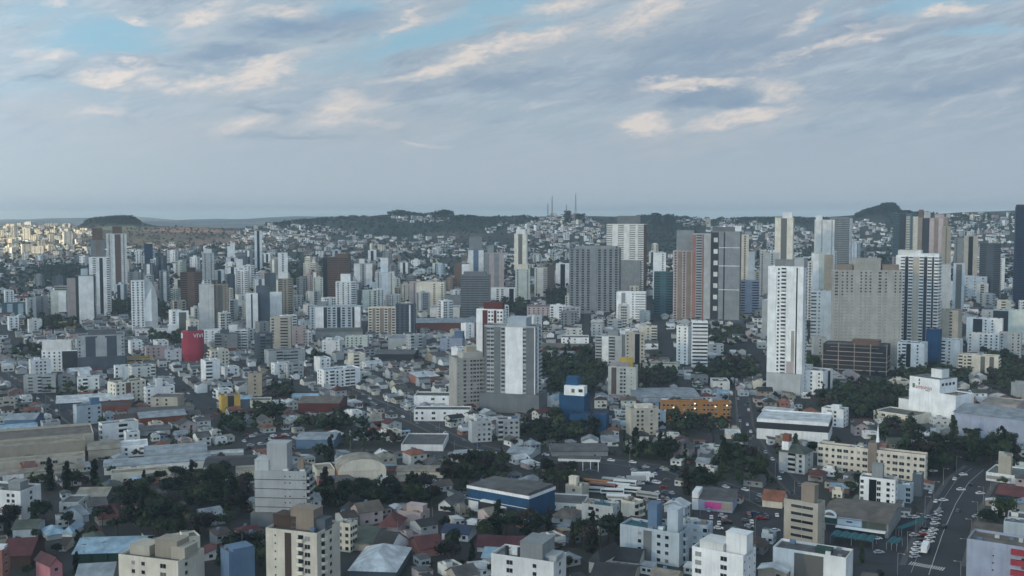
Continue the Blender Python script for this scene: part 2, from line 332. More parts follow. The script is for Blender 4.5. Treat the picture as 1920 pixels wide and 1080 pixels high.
# ------------------------------------------------------------------ facade items
def item(mb, kind, w, h, wallm, lod=0):
    """one window, balcony or open bay, centred at the origin of a wall plane; outwards is -y"""
    if kind in ('w', 'W', 'r', 'l', 'd'):
        g = LIT if kind == 'l' else GLASS
        if lod:
            mb.add([(-w/2, -.04, -h/2), (w/2, -.04, -h/2), (w/2, -.04, h/2), (-w/2, -.04, h/2)], [(0, 1, 2, 3)], g)
        else:
            t = 0.1
            mb.box(-w/2, w/2, -.04, .02, -h/2, h/2, g)
            mb.box(-w/2 - t, w/2 + t, -.16, .02, -h/2 - t, -h/2, FRAME, bottom=True)
            mb.box(-w/2 - t, w/2 + t, -.10, .02, h/2, h/2 + t, FRAME, bottom=True)
            if w > 1.6: mb.box(-.05, .05, -.07, .0, -h/2, h/2, FRAME)
    elif kind == 'b':
        mb.add([(-w/2, -.04, -h/2), (w/2, -.04, -h/2), (w/2, -.04, h/2), (-w/2, -.04, h/2)], [(0, 1, 2, 3)], GLASS)
        mb.box(-w/2 - .1, w/2 + .1, -1.25, -.05, -h/2 - .18, -h/2 + .0, wallm, bottom=True)
        mb.box(-w/2 - .1, w/2 + .1, -1.25, -1.13, -h/2, -h/2 + 1.0, wallm)
        if not lod:
            mb.box(-w/2 - .1, -w/2 + .02, -1.13, -.05, -h/2, -h/2 + 1.0, wallm); mb.box(w/2 - .02, w/2 + .1, -1.13, -.05, -h/2, -h/2 + 1.0, wallm)
    elif kind == 'o':
        mb.add([(-w/2, -.04, -h/2), (w/2, -.04, -h/2), (w/2, -.04, h/2), (-w/2, -.04, h/2)], [(0, 1, 2, 3)], OPEN)
        mb.box(-w/2, w/2, -.35, -.05, -h/2 - .25, -h/2, wallm, bottom=True)
NAMES = dict(w='window', W='window', r='window', l='window', d='door', b='balcony', o='open_bay')
SIZES = dict(w=(1.5, 1.4), W=(2.5, 1.55), l=(1.3, 1.25), d=(1.2, 2.1))
_IC = {}
def parse(spec):
    out = []; i = 0
    while i < len(spec):
        k = spec[i]; i += 1; n = ''
        while i < len(spec) and (spec[i].isdigit() or spec[i] == '.'): n += spec[i]; i += 1
        if k == ' ': continue
        out.append((k, float(n) if n else 1.0))
    return out
def facade(spec, width, z0, z1, fl, wallc, acc, acc2, X, items, big, lod):
    """splits a wall into bays; small repeated things go to items, full-height strips to big"""
    bays = parse(spec); tot = sum(b for _, b in bays); u = -width / 2
    n = max(1, int(round((z1 - z0) / fl))); f = (z1 - z0) / n
    for k, wt_ in bays:
        bw = width * wt_ / tot; uc = u + bw / 2; u += bw
        if k in 'sx': continue
        if k in 'acgpmn':
            m = {'a': acc, 'c': acc2, 'g': GLASS, 'p': wallc, 'm': 'dark', 'n': 'white'}[k]
            dpt = {'a': .12, 'c': .14, 'g': .08, 'p': .5, 'm': .10, 'n': .3}[k]
            big.append((k, X, uc, bw, z0, z1, dpt, m)); continue
        if k == 'B': k = 'b'
        for j in range(n):
            zc = z0 + (j + 0.52) * f
            if k in SIZES: w_, h_ = SIZES[k]; w_ = min(w_ * (1.3 if lod else 1), bw * 0.8); h_ = min(h_ * (1.2 if lod else 1), f * .6)
            elif k == 'r': w_, h_ = bw * 0.96, f * 0.42
            elif k == 'b': w_, h_ = bw * 0.86, f * 0.74
            elif k == 'o': w_, h_ = bw * 0.92, f * 0.66
            elif k == 't': k2 = 'w'; w_, h_ = min(.6, bw * .5), .6; items.append(('w', X, uc, zc, w_, h_)); continue
            else: w_, h_ = 1.2, 1.2
            items.append((k if k in NAMES else 'w', X, uc, zc, round(w_ * 4) / 4 if w_ > 1 else w_, round(h_ * 10) / 10))

SMALL = 5.2     # photo pixels per storey below which windows stay in the wall mesh
def mass(root, w, d, h, wallc='white', front='www', side='ww', acc='slate', acc2='brown', fl=3.0, roofc='r_slab', ox=0, oy=0, z0=0.0, px_fl=5, vis='LR', parapet=1.0,
         gab=None, wname='wall', maxi=100, base=0.0):
    """a block with facades; local frame of root, centre (ox, oy)"""
    wb = MB(); wm_ = W(wallc)
    wb.box(ox - w/2, ox + w/2, oy - d/2, oy + d/2, z0 - (4.0 if z0 == 0 else 0), z0 + h, wallc, top=roofc)
    if parapet:
        t = .25; a, b, c, e = ox - w/2, ox + w/2, oy - d/2, oy + d/2; zt = z0 + h
        wb.box(a, b, c, c + t, zt, zt + parapet, wallc); wb.box(a, b, e - t, e, zt, zt + parapet, wallc)
        wb.box(a, a + t, c + t, e - t, zt, zt + parapet, wallc); wb.box(b - t, b, c + t, e - t, zt, zt + parapet, wallc)
    if gab: gable_walls(wb, gab[0], w, d, h, gab[1], wallc)
    items, big = [], []; zf0 = z0 + base; lod = px_fl < SMALL
    XF = Matrix.Translation((ox, oy - d/2, 0)); XR = Matrix.Translation((ox + w/2, oy, 0)) @ Matrix.Rotation(R(90), 4, 'Z'); XL = Matrix.Translation((ox - w/2, oy, 0)) @ Matrix.Rotation(R(-90), 4, 'Z')
    if front: facade(front, w, zf0, z0 + h, fl, wallc, acc, acc2, XF, items, big, lod)
    if side:
        if 'R' in vis: facade(side, d, zf0, z0 + h, fl, wallc, acc, acc2, XR, items, big, lod)
        if 'L' in vis: facade(side, d, zf0, z0 + h, fl, wallc, acc, acc2, XL, items, big, lod)
    for k, X, uc, bw, a, b, dp, m in big:
        if lod: wb.X = X; wb.box(uc - bw/2, uc + bw/2, -dp, 0, a, b, m); wb.X = None
        else:
            pb = MB(); pb.box(uc - bw/2, uc + bw/2, -dp, 0, a, b, m, bottom=True)
            o = pb.build('glass_strip' if k == 'g' else 'facade_panel', root); o.matrix_local = X
    if lod:
        for k, X, uc, zc, a, b in items:
            wb.X = X @ Matrix.Translation((uc, 0, zc)); item(wb, k, a, b, wm_, 1)
        wb.X = None; wb.build(wname, root); return
    cnt = {}
    rest = {}
    for it in items: cnt.setdefault(NAMES[it[0]], []).append(it)
    for nm, lst in cnt.items():
        used = root.get('_n_' + nm, 0); room = max(0, maxi - used)
        lst.sort(key=lambda q: -q[3])
        for k, X, uc, zc, a, b in lst[:room]:
            key = (k, a, b, wallc)
            if key not in _IC: t = MB(); item(t, k, a, b, wm_); _IC[key] = t.mesh(nm)
            o = bpy.data.objects.new(nm, _IC[key]); col.objects.link(o); o.parent = root
            o.matrix_local = X @ Matrix.Translation((uc, 0, zc))
        root['_n_' + nm] = used + min(room, len(lst))
        if lst[room:]:
            t = MB()
            for k, X, uc, zc, a, b in lst[room:]:
                t.X = X @ Matrix.Translation((uc, 0, zc)); item(t, k, a, b, wm_)
            t.X = None; tag(t.build(nm, root), kind='stuff')
    wb.build(wname, root)

def place(x0, x1, yb, rot, dr, depth=None):
    """nearest corner stands at row yb; returns centre, width, depth, world angle, pixels per metre"""
    a = R(abs(rot)); c, s_ = math.cos(a), math.sin(a)
    xm = (x0 + x1) / 2; P = G(xm, yb); f = proj(P)[2]; S = FPX / f; Wm = (x1 - x0) / S
    if depth is None: w = Wm / (c + dr * s_); d = dr * w
    else: d = depth; w = max(3.0, (Wm - d * s_) / c)
    fr = d * s_ / (w * c + d * s_)
    xc = x0 + fr * (x1 - x0) if rot > 0 else x1 - fr * (x1 - x0)
    if rot == 0: xc = xm
    P = G(xc, yb); th = R(rot) - math.atan2(P.x, P.y)
    lx = 0 if rot == 0 else (-w/2 if rot > 0 else w/2)
    ct, st_ = math.cos(th), math.sin(th)
    cx = P.x - (lx * ct - (-d/2) * st_); cy = P.y - (lx * st_ + (-d/2) * ct)
    return P, cx, cy, w, d, th, S
def sig(root, fn): fn(root)
def T(name, label, cat, x0, x1, yt, yb, rot=20, dr=0.8, wall='white', front='www', side='ww', lm=None, ph=(), fl=3.0, group=None, podium=None, depth=None, occ=True, extra=None, gz=None, hmin=3.0, **k):
    P, cx, cy, w, d, th, S = place(x0, x1, yb, rot, dr, depth)
    h = max(hmin, hat(P, yt)); z = P.z if gz is None else gz
    root = link(name, None, None, (cx, cy, z), th)
    tag(root, label, cat, group)
    vis = 'L' if rot > 6 else ('R' if rot < -6 else 'LR')
    pf = S * fl; rd_ = not name.startswith('construction')
    base = 0.0
    kk = dict(k)
    mass(root, w, d, h - (0.0 if kk.get('parapet', 1.0) == 0 else kk.get('parapet', 1.0)), wall, front, side, fl=fl, px_fl=pf, vis=vis, **kk)
    for q in ph:            # roof houses: pixel range, row of the top, colour, depth share
        a, b, yy, cc = q[:4]; ds = q[4] if len(q) > 4 else 0.4
        pw = (b - a) / S; hh = hat((P.x, P.y + d * 0.35, P.z), yy)
        off = ((a + b) / 2 - (x0 + x1) / 2) / S / math.cos(R(rot))
        off = max(-(w - pw) / 2, min((w - pw) / 2, off)); pw = min(pw, w * .98)
        m_ = MB(); z0 = h - 1.0 + .004
        if hh > h - .6:
            dd = d * ds
            m_.box(off - pw/2, off + pw/2, -dd/2, dd/2, z0, max(hh, z0 + 1.5), cc, top='r_slab')
            m_.box(off - pw/2 - .15, off + pw/2 + .15, -dd/2 - .15, dd/2 + .15, max(hh, z0 + 1.5), max(hh, z0 + 1.5) + .25, cc, bottom=True)
            m_.build('roof_house', root)
    if pf >= SMALL and rd_ and kk.get('parapet', 1.0):
        rg = random.Random(int(x0 * 7 + yt)); zt = h - 1.0 + .006
        for _ in range(rg.randint(3, 6)):
            ux, uy = rg.uniform(-.42, .42) * w, rg.uniform(-.4, .4) * d; q = rg.uniform(.5, 1.3)
            m_ = MB(); m_.box(ux - q, ux + q, uy - q * .7, uy + q * .7, zt, zt + rg.uniform(.7, 1.7), rg.choice(['lgrey', 'grey', 'white', 'sblue', 'tan']), bottom=True); m_.build('roof_unit', root)
        if rg.random() < .5:
            ux = rg.uniform(-.3, .3) * w; m_ = MB(); m_.box(ux - .07, ux + .07, -.07, .07, zt, zt + rg.uniform(3.5, 6.5), 'mgrey'); m_.build('aerial', root)
    if podium:
        a, b, yy, cc = podium[:4]; pd = podium[4] if len(podium) > 4 else 1.25
        pw = (b - a) / S / (math.cos(R(rot)) + pd * d / w * math.sin(R(abs(rot)))); hh = hat(P, yy); m_ = MB()
        pdp = d * pd
        m_.box(-pw/2, pw/2, -d/2 - 2.0, -d/2 - 2.0 + pdp, -4, hh, cc, top='r_slab'); m_.build('podium', root)
        occ_obb(cx, cy, pw, pdp, th, 3)
    if occ: occ_obb(cx, cy, w, d, th, 3)
    if lm: LM.append(((x0 + x1) / 2, yb - 8, lm))
    root['_wd'] = (w, d, h)
    if extra: extra(root, w, d, h, S)
    return root

def roof_mb(shape, w, d, h, rc, rh, ov=.6, wallm=None):
    """roof over a w x d block, eaves at h"""
    m = MB(); a, b, c, e = -w/2 - ov, w/2 + ov, -d/2 - ov, d/2 + ov; t = .18
    if shape == 'gx':      # ridge along x
        m.add([(a, c, h - .1), (b, c, h - .1), (b, 0, h + rh), (a, 0, h + rh), (b, e, h - .1), (a, e, h - .1)], [(0, 1, 2, 3), (3, 2, 4, 5)], rc)
        m.add([(a, c, h - .1 - t), (b, c, h - .1 - t), (b, 0, h + rh - t), (a, 0, h + rh - t), (b, e, h - .1 - t), (a, e, h - .1 - t), (a, c, h - .1), (b, c, h - .1), (a, e, h - .1), (b, e, h - .1)],
              [(3, 2, 1, 0), (5, 4, 2, 3), (0, 1, 7, 6), (4, 5, 8, 9)], rc)
    elif shape == 'gy':
        m.add([(a, c, h - .1), (a, e, h - .1), (0, e, h + rh), (0, c, h + rh), (b, e, h - .1), (b, c, h - .1)], [(3, 2, 1, 0), (5, 4, 2, 3)], rc)
        m.add([(a, c, h - .1 - t), (a, e, h - .1 - t), (0, e, h + rh - t), (0, c, h + rh - t), (b, e, h - .1 - t), (b, c, h - .1 - t), (a, c, h - .1), (0, c, h + rh), (b, c, h - .1)],
              [(0, 3, 7, 6), (3, 5, 8, 7)], rc)
    elif shape == 'hip':
        q = min(w, d) / 2
        if w >= d: r1, r2 = (-w/2 + q, 0, h + rh), (w/2 - q, 0, h + rh); fs = [(0, 1, 5, 4), (1, 2, 5), (2, 3, 4, 5), (3, 0, 4)]
        else: r1, r2 = (0, -d/2 + q, h + rh), (0, d/2 - q, h + rh); fs = [(0, 1, 4), (1, 2, 5, 4), (2, 3, 5), (3, 0, 4, 5)]
        m.add([(a, c, h - .1), (b, c, h - .1), (b, e, h - .1), (a, e, h - .1), r1, r2], fs + [(3, 2, 1, 0)], rc)
    elif shape == 'mono':
        m.add([(a, c, h), (b, c, h), (b, e, h + rh), (a, e, h + rh), (a, c, h - t), (b, c, h - t), (b, e, h + rh - t), (a, e, h + rh - t)], [(0, 1, 2, 3), (4, 5, 1, 0), (5, 6, 2, 1), (7, 4, 0, 3), (6, 7, 3, 2)], rc)
    elif shape in ('vx', 'vy'):
        n = 8; L_ = w if shape == 'vx' else d; Sp = d if shape == 'vx' else w
        vs = []
        for i in range(n + 1):
            an = math.pi * i / n; s_ = -math.cos(an) * (Sp/2 + ov * .3); zz = h - .05 + rh * math.sin(an)
            for e2 in (-L_/2 - ov * .5, L_/2 + ov * .5): vs.append((e2, s_, zz) if shape == 'vx' else (s_, e2, zz))
        fs = [(2*i, 2*i+1, 2*i+3, 2*i+2) if shape == 'vx' else (2*i+2, 2*i+3, 2*i+1, 2*i) for i in range(n)]
        m.add(vs, fs, rc)
        m.add([vs[2*i] for i in range(n + 1)], [tuple(range(n + 1))], wallm or rc); m.add([vs[2*i+1] for i in range(n + 1)], [tuple(range(n, -1, -1))], wallm or rc)
    return m
def gable_walls(m, shape, w, d, h, rh, wc):
    if shape == 'gx': m.add([(-w/2, -d/2, h), (-w/2, d/2, h), (-w/2, 0, h + rh - .2), (w/2, -d/2, h), (w/2, d/2, h), (w/2, 0, h + rh - .2)], [(0, 2, 1), (3, 4, 5)], wc)
    if shape == 'gy': m.add([(-w/2, -d/2, h), (w/2, -d/2, h), (0, -d/2, h + rh - .2), (-w/2, d/2, h), (w/2, d/2, h), (0, d/2, h + rh - .2)], [(0, 1, 2), (3, 5, 4)], wc)
    if shape == 'mono': m.add([(-w/2, -d/2, h - .05), (-w/2, d/2, h - .05), (-w/2, d/2, h + rh - .2), (w/2, -d/2, h - .05), (w/2, d/2, h - .05), (w/2, d/2, h + rh - .2)], [(0, 2, 1), (3, 4, 5), (1, 2, 5, 4)], wc)
def S_(name, label, cat, x0, x1, yf, yb, depth, rot=0, shape='gx', wall='white', roof='r_grey', rh=None, front='', side='', lm=None, fl=3.2, band=None, group=None, occ=True, extra=None, **k):
    """low building: front eave at row yf, base at row yb, depth in metres"""
    P, cx, cy, w, d, th, S = place(x0, x1, yb, rot, 1, depth)
    h = max(2.4, hat(P, yf)); root = link(name, None, None, (cx, cy, P.z), th); tag(root, label, cat, group)
    rh_ = rh if rh is not None else (min(w, d) * .16 if shape != 'flat' else 0)
    vis = 'L' if rot > 6 else ('R' if rot < -6 else 'LR')
    if shape == 'flat':
        mass(root, w, d, h, wall, front, side, fl=fl, roofc=roof, px_fl=S * 3.0, vis=vis, parapet=k.pop('parapet', .7), **k)
    else:
        mass(root, w, d, h, wall, front, side, fl=fl, roofc=roof, px_fl=S * 3.0, vis=vis, parapet=0, gab=(shape, rh_), **k)
        roof_mb(shape, w, d, h + .02, roof, rh_, wallm=wall).build('roof', root)
    if band:
        bc, z0, z1 = band; b_ = MB(); b_.box(-w/2 - .12, w/2 + .12, -d/2 - .12, d/2 + .12, h * z0, h * z1, bc, bottom=True); b_.build('colour_band', root)
    if occ: occ_obb(cx, cy, w, d, th, 1.5)
    if lm: LM.append(((x0 + x1) / 2, (yf + yb) / 2, lm))
    if extra: extra(root, w, d, h, S)
    return root

# ------------------------------------------------------------------ ground
def lin(r, g, b): return (r, g, b)
LAND = [(350, 432, 95, 7, (0.44, 0.23, 0.14)), (425, 437, 45, 6, (0.36, 0.20, 0.13)), (330, 446, 170, 13, (0.12, 0.095, 0.065)), (240, 428, 60, 4, (0.17, 0.18, 0.09)), (620, 460, 120, 9, (0.14, 0.095, 0.08)),
        (450, 454, 90, 9, (0.17, 0.12, 0.09)), (740, 430, 230, 20, (0.026, 0.044, 0.036)), (600, 432, 90, 8, (0.13, 0.10, 0.075)), (860, 440, 60, 7, (0.11, 0.09, 0.07)), (1240, 432, 75, 30, (0.018, 0.03, 0.026)), (930, 418, 90, 12, (0.02, 0.034, 0.022)), (1700, 430, 50, 20, (0.02, 0.034, 0.026)),
        (1850, 430, 110, 12, (0.02, 0.034, 0.026)), (1870, 398, 80, 4, (0.09, 0.11, 0.07)), (1450, 420, 120, 9, (0.022, 0.036, 0.026)), (1680, 398, 60, 16, (0.02, 0.034, 0.026))]
def make_ground():
    an = np.radians(np.concatenate([np.arange(-180, -34, 8.0), np.arange(-34, 34.01, 0.45), np.arange(42, 180.1, 8.0)]))
    rr = np.concatenate([[1, 60, 150, 250, 350], np.arange(400, 3500, 22.0), np.arange(3500, 6000, 80.0), np.arange(6000, 16001, 250.0)])
    A, Rr = np.meshgrid(an, rr, indexing='ij'); X = Rr * np.sin(A); Y = Rr * np.cos(A); Z = terr(X, Y)
    n, m = A.shape; idx = np.arange(n * m).reshape(n, m)
    q = np.stack([idx[:-1, :-1], idx[:-1, 1:], idx[1:, 1:], idx[1:, :-1]], -1).reshape(-1, 4)
    me = bpy.data.meshes.new('ground'); v = np.stack([X, Y, Z], -1).reshape(-1, 3)
    me.from_pydata(v.tolist(), [], q[:, ::-1].tolist())
    f = Y * math.cos(PITCH) - (Z - CAMZ) * math.sin(PITCH); f = np.where(f > 1, f, 1); u = Y * math.sin(PITCH) + (Z - CAMZ) * math.cos(PITCH)
    PXX = 960 + FPX * X / f; PYY = 540 - FPX * u / f
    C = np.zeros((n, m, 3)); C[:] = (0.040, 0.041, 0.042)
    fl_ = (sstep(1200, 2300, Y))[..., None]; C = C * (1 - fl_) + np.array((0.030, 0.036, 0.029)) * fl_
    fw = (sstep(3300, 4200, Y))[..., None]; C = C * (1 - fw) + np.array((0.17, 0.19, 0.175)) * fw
    nz = np.array([[noise.noise((float(a) * .004, float(b) * .002, 0)) for a, b in zip(ra, rb)] for ra, rb in zip(X[::1, ::1], Y[::1, ::1])])
    fld = (sstep(.1, .35, nz) * sstep(3600, 4600, Y))[..., None]; C = C * (1 - fld) + np.array((0.34, 0.31, 0.26)) * fld
    for cx, cy, rx, ry, c in LAND:
        d = np.sqrt(((PXX - cx) / rx) ** 2 + ((PYY - cy) / ry) ** 2) + nz * .35
        w_ = ((1 - sstep(.8, 1.05, d)) * (Y < 3900) * (Y > 1800))[..., None]; C = C * (1 - w_) + np.array(c) * w_
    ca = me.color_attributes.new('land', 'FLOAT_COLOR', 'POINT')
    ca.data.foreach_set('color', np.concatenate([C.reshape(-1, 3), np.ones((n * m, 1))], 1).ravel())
    mt, nt, b = nodes_of('ground_cover'); N = nt.nodes; L = nt.links
    at = N.new('ShaderNodeAttribute'); at.attribute_name = 'land'; t = N.new('ShaderNodeTexCoord')
    def nz_(s, d=6):
        x = N.new('ShaderNodeTexNoise'); x.inputs['Scale'].default_value = s; x.inputs['Detail'].default_value = d; L.new(t.outputs['Object'], x.inputs['Vector']); return x.outputs[0]
    def mx(f, a, b2, lo, hi):
        r = N.new('ShaderNodeMapRange'); r.inputs[1].default_value = lo; r.inputs[2].default_value = hi; L.new(f, r.inputs[0])
        x = N.new('ShaderNodeMix'); x.data_type = 'RGBA'; L.new(r.outputs[0], x.inputs[0])
        for s, v in ((6, a), (7, b2)):
            if isinstance(v, tuple): x.inputs[s].default_value = (*v, 1)
            else: L.new(v, x.inputs[s])
        return x.outputs[2]
    g1 = mx(nz_(0.035), at.outputs['Color'], (0.018, 0.025, 0.015), 0.46, 0.58)
    g2 = mx(nz_(0.10), g1, (0.09, 0.08, 0.07), 0.62, 0.74)
    ml = N.new('ShaderNodeMix'); ml.data_type = 'RGBA'; ml.inputs[0].default_value = 0.45; L.new(g2, ml.inputs[6]); L.new(at.outputs['Color'], ml.inputs[7])
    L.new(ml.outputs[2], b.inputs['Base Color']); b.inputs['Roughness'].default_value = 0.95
    me.materials.append(mt); me.polygons.foreach_set('use_smooth', [True] * len(me.polygons)); me.update()
    tag(link('ground', me), kind='structure')
make_ground()

# ------------------------------------------------------------------ roads
ASPH = wall_mat('asphalt', (50, 52, 58), var=.2, dirt=.3, scale=.06)
PAVE = wall_mat('pavement', (86, 86, 86), var=.2, dirt=.4)
PAINT = plain('road_paint', (205, 205, 200), .7)
def strip(pts, width, lift, m, name, kind='structure', step=12, occ=True, pad=1.0, thick=None):
    P = [Vector((p[0], p[1])) for p in pts]; out = []
    for a, b in zip(P[:-1], P[1:]):
        n = max(1, int((b - a).length / step))
        for i in range(n): out.append(a + (b - a) * i / n)
    out.append(P[-1]); mb = MB(); L_, R_ = [], []
    for i, p in enumerate(out):
        t = (out[min(i + 1, len(out) - 1)] - out[max(i - 1, 0)]).normalized(); nn = Vector((t.y, -t.x)) * width / 2
        for s_, lst in ((-1, L_), (1, R_)):
            q = p + nn * s_; lst.append((q.x, q.y, float(terr(q.x, q.y)) + lift + (0 if p.y < 900 else .35)))
        if occ and i < len(out) - 1:
            c = (p + out[i + 1]) / 2; d = out[i + 1] - p; occ_obb(c.x, c.y, d.length + 1, width, math.atan2(d.y, d.x), pad)
    n = len(out); v = L_ + R_; f = [(i, i + n, i + n + 1, i + 1) for i in range(n - 1)]
    if thick:
        v2 = [(a, b, c - thick) for a, b, c in v]; N2 = len(v); v = v + v2
        f += [(i, i + 1, N2 + i + 1, N2 + i) for i in range(n - 1)] + [(n + i + 1, n + i, N2 + n + i, N2 + n + i + 1) for i in range(n - 1)]
    mb.add(v, [tuple(x) for x in f], m); o = mb.build(name); tag(o, kind=kind); return o
def PX(*pts): return [tuple(G(*p)[:2]) for p in pts]
def extend(a, b, k):
    return (b[0] + (b[0] - a[0]) * k, b[1] + (b[1] - a[1]) * k)
AV = PX((1850, 878), (1818, 905), (1794, 945), (1770, 1000), (1750, 1060)); AV.append(extend(AV[-2], AV[-1], 1.5))
strip(AV, 25, .020, PAVE, 'pavement', pad=0)
strip(AV, 20, .040, ASPH, 'avenue')
R1 = PX((470, 655), (560, 690), (660, 735), (760, 780), (870, 832), (950, 852)); strip(R1, 13, .024, PAVE, 'pavement'); strip(R1, 9.5, .05, ASPH, 'street')
R2 = PX((0, 700), (60, 735), (115, 770), (200, 835), (235, 850)); strip(R2, 12, .026, PAVE, 'pavement'); strip(R2, 8.5, .052, ASPH, 'street')
R3 = PX((1392, 745), (1398, 800), (1425, 850), (1490, 915), (1530, 955)); strip(R3, 12, .028, PAVE, 'pavement'); strip(R3, 8.5, .054, ASPH, 'street')
R4 = PX((560, 848), (760, 848), (950, 852), (1120, 862), (1260, 880), (1400, 925), (1450, 950)); strip(R4, 13, .030, PAVE, 'pavement'); strip(R4, 9.5, .056, ASPH, 'street')
R5 = PX((300, 690), (345, 735), (395, 775), (440, 800)); strip(R5, 7.5, .058, ASPH, 'street')
R6 = PX((1480, 1078), (1700, 1070), (1930, 1076)); strip(R6, 14, .060, ASPH, 'street')
R7 = PX((1000, 975), (1160, 992), (1330, 1010), (1480, 1000)); strip(R7, 9, .062, ASPH, 'street')
R8 = PX((100, 1075), (170, 1040), (260, 1055), (400, 1078)); strip(R8, 9, .064, ASPH, 'street')
R9 = PX((620, 1078), (690, 1035), (760, 990), (840, 975)); strip(R9, 8, .066, ASPH, 'street')
def lot(pts, lift, name, m=ASPH):
    q = PX(*pts); mb = MB(); mb.add([(x, y, lift) for x, y in q], [tuple(range(len(q)))], m); tag(mb.build(name), kind='structure')
    cx = sum(p[0] for p in q) / len(q); cy = sum(p[1] for p in q) / len(q)
    xs = [p[0] for p in q]; ys = [p[1] for p in q]
    occ_obb(cx, cy, (max(xs) - min(xs)) * .9, (max(ys) - min(ys)) * .85, 0, 0)
lot([(1500, 1000), (1560, 1045), (1715, 1060), (1752, 985), (1700, 972)], .012, 'parking_lot')
lot([(1090, 915), (1150, 955), (1290, 925), (1230, 875), (1120, 872)], .014, 'parking_lot')
lot([(455, 815), (460, 848), (556, 846), (545, 810)], .016, 'parking_lot')
lot([(1290, 950), (1320, 1000), (1470, 1010), (1460, 960), (1380, 945)], .018, 'parking_lot')
# markings of the avenue
def along(P, off, s0, s1, width, lift, name, m=PAINT):
    Pv = [Vector(p) for p in P]; L_ = [0]
    for a, b in zip(Pv[:-1], Pv[1:]): L_.append(L_[-1] + (b - a).length)
    def at(s):
        for i in range(len(Pv) - 1):
            if s <= L_[i + 1] or i == len(Pv) - 2:
                t = (s - L_[i]) / (L_[i + 1] - L_[i]); p = Pv[i].lerp(Pv[i + 1], t); d = (Pv[i + 1] - Pv[i]).normalized(); return p, d
    out = []
    for s in np.linspace(s0, s1, max(2, int((s1 - s0) / 8))):
        p, d = at(s); out.append(tuple(p + Vector((d.y, -d.x)) * off))
    return strip(out, width, lift, m, name, occ=False), at
tot = sum((Vector(b) - Vector(a)).length for a, b in zip(AV[:-1], AV[1:]))
along(AV, 0.5, 5, tot - 60, .2, .07, 'road_markings'); along(AV, 7.0, 5, tot - 60, .12, .071, 'road_markings')
ml, AT = along(AV, 3.0, 10, tot - 62, .0001, .0, 'road_markings'); bpy.data.objects.remove(ml)
mb = MB()
_, dd = AT(tot - 95); p0, _ = AT(tot * .62)
q0, q1 = [Vector(p) for p in PX((1706, 1056), (1772, 1068))]; dv = (q1 - q0) / 15; nv = Vector((-dv.y, dv.x)).normalized() * 2.2
for i in range(15):
    a = q0 + dv * i; b = a + dv * .5
    mb.add([(a.x - nv.x, a.y - nv.y, .075), (b.x - nv.x, b.y - nv.y, .075), (b.x + nv.x, b.y + nv.y, .075), (a.x + nv.x, a.y + nv.y, .075)], [(3, 2, 1, 0) if dv.cross(nv) < 0 else (0, 1, 2, 3)], PAINT)
tag(mb.build('road_markings'), kind='structure')

# ------------------------------------------------------------------ helpers for extras on single buildings
def bx(root, name, x0, x1, y0, y1, z0, z1, m, top=None):
    t = MB(); t.box(x0, x1, y0, y1, z0, z1, m, top=top, bottom=True); return t.build(name, root)
def text(root, s, size, loc, rz, m, name='sign_lettering'):
    c = bpy.data.curves.new(name, 'FONT'); c.body = s; c.size = size; c.extrude = .06; c.align_x = 'CENTER'; c.align_y = 'CENTER'
    o = bpy.data.objects.new(name, c); me = None
    col.objects.link(o); dg = bpy.context.evaluated_depsgraph_get(); me = bpy.data.meshes.new_from_object(o.evaluated_get(dg)); bpy.data.objects.remove(o)
    me.materials.clear(); me.materials.append(W(m) if isinstance(m, str) else m)
    o = link(name, me, root); o.matrix_local = Matrix.Translation(loc) @ Matrix.Rotation(rz, 4, 'Z') @ Matrix.Rotation(R(90), 4, 'X'); return o
AB = 'apartment building'; OB = 'office building'
def tanks(*l):
    def f(root, w, d, h, S):
        for (u, v, r, hh, c) in l:
            t = MB(); n = 12; x, y = u * w / 2, v * d / 2
            vs = [(x + r * math.cos(6.283 * i / n), y + r * math.sin(6.283 * i / n), z) for z in (h - .9, h - .9 + hh) for i in range(n)]
            t.add(vs, [(i, (i + 1) % n, n + (i + 1) % n, n + i) for i in range(n)] + [tuple(range(n, 2 * n))], c); t.build('water_tank', root)
    return f

# ================================================================== NEAR BUILDINGS
T('apartment_building', 'white four storey apartment building with small dark windows and a grey roof box', AB, -70, 76, 921, 978, -38, .42, 'white', 'wswws wwswswws', 'sws', lm='white four storey block', ph=[(24, 50, 905, 'grey')], roofc='r_green', fl=2.9)
S_('house', 'house with a pale sky blue hipped roof behind the long green walled shed', 'house', 78, 120, 1004, 1014, 12, 12, 'hip', 'lgrey', 'r_blue', 2.2, lm='sky blue hipped roof')
S_('house', 'house with a pale blue hipped roof and porch right of the sky blue roofed house', 'house', 118, 156, 1000, 1010, 14, -20, 'hip', 'white', 'r_blue', 2.5)
S_('shed', 'long shed with a pale blue grey metal roof and dark green walls', 'shed', 146, 288, 1034, 1056, 22, -14, 'gx', 'green', 'r_blue', 3.0, lm='long green walled shed', front='p.2s3p.2s3p.2s3p.2s3p.2')
T('apartment_building', 'beige apartment building with stepped roof terrace and lift tower beside the long green walled shed', AB, 227, 384, 1052, 1122, -36, .62, 'cream', 'swwsWs', 'swsss', lm='beige stepped apartment building', ph=[(300, 350, 1016, 'sand', .45), (255, 300, 1030, 'beige', .5), (345, 375, 1026, 'beige', .5)], roofc='r_grey')
S_('house', 'pink house with a dark red gabled roof in front of the maroon roofed hall', 'house', 70, 116, 1062, 1096, 12, 25, 'gy', 'pink', 'r_maroon', 3, front='sws', lm='pink house')
S_('hall', 'large hall with a dark maroon gabled roof beside the pink house', 'hall', 8, 84, 1040, 1064, 22, -15, 'gx', 'dbrown', 'r_maroon', 4, lm='maroon roofed hall')
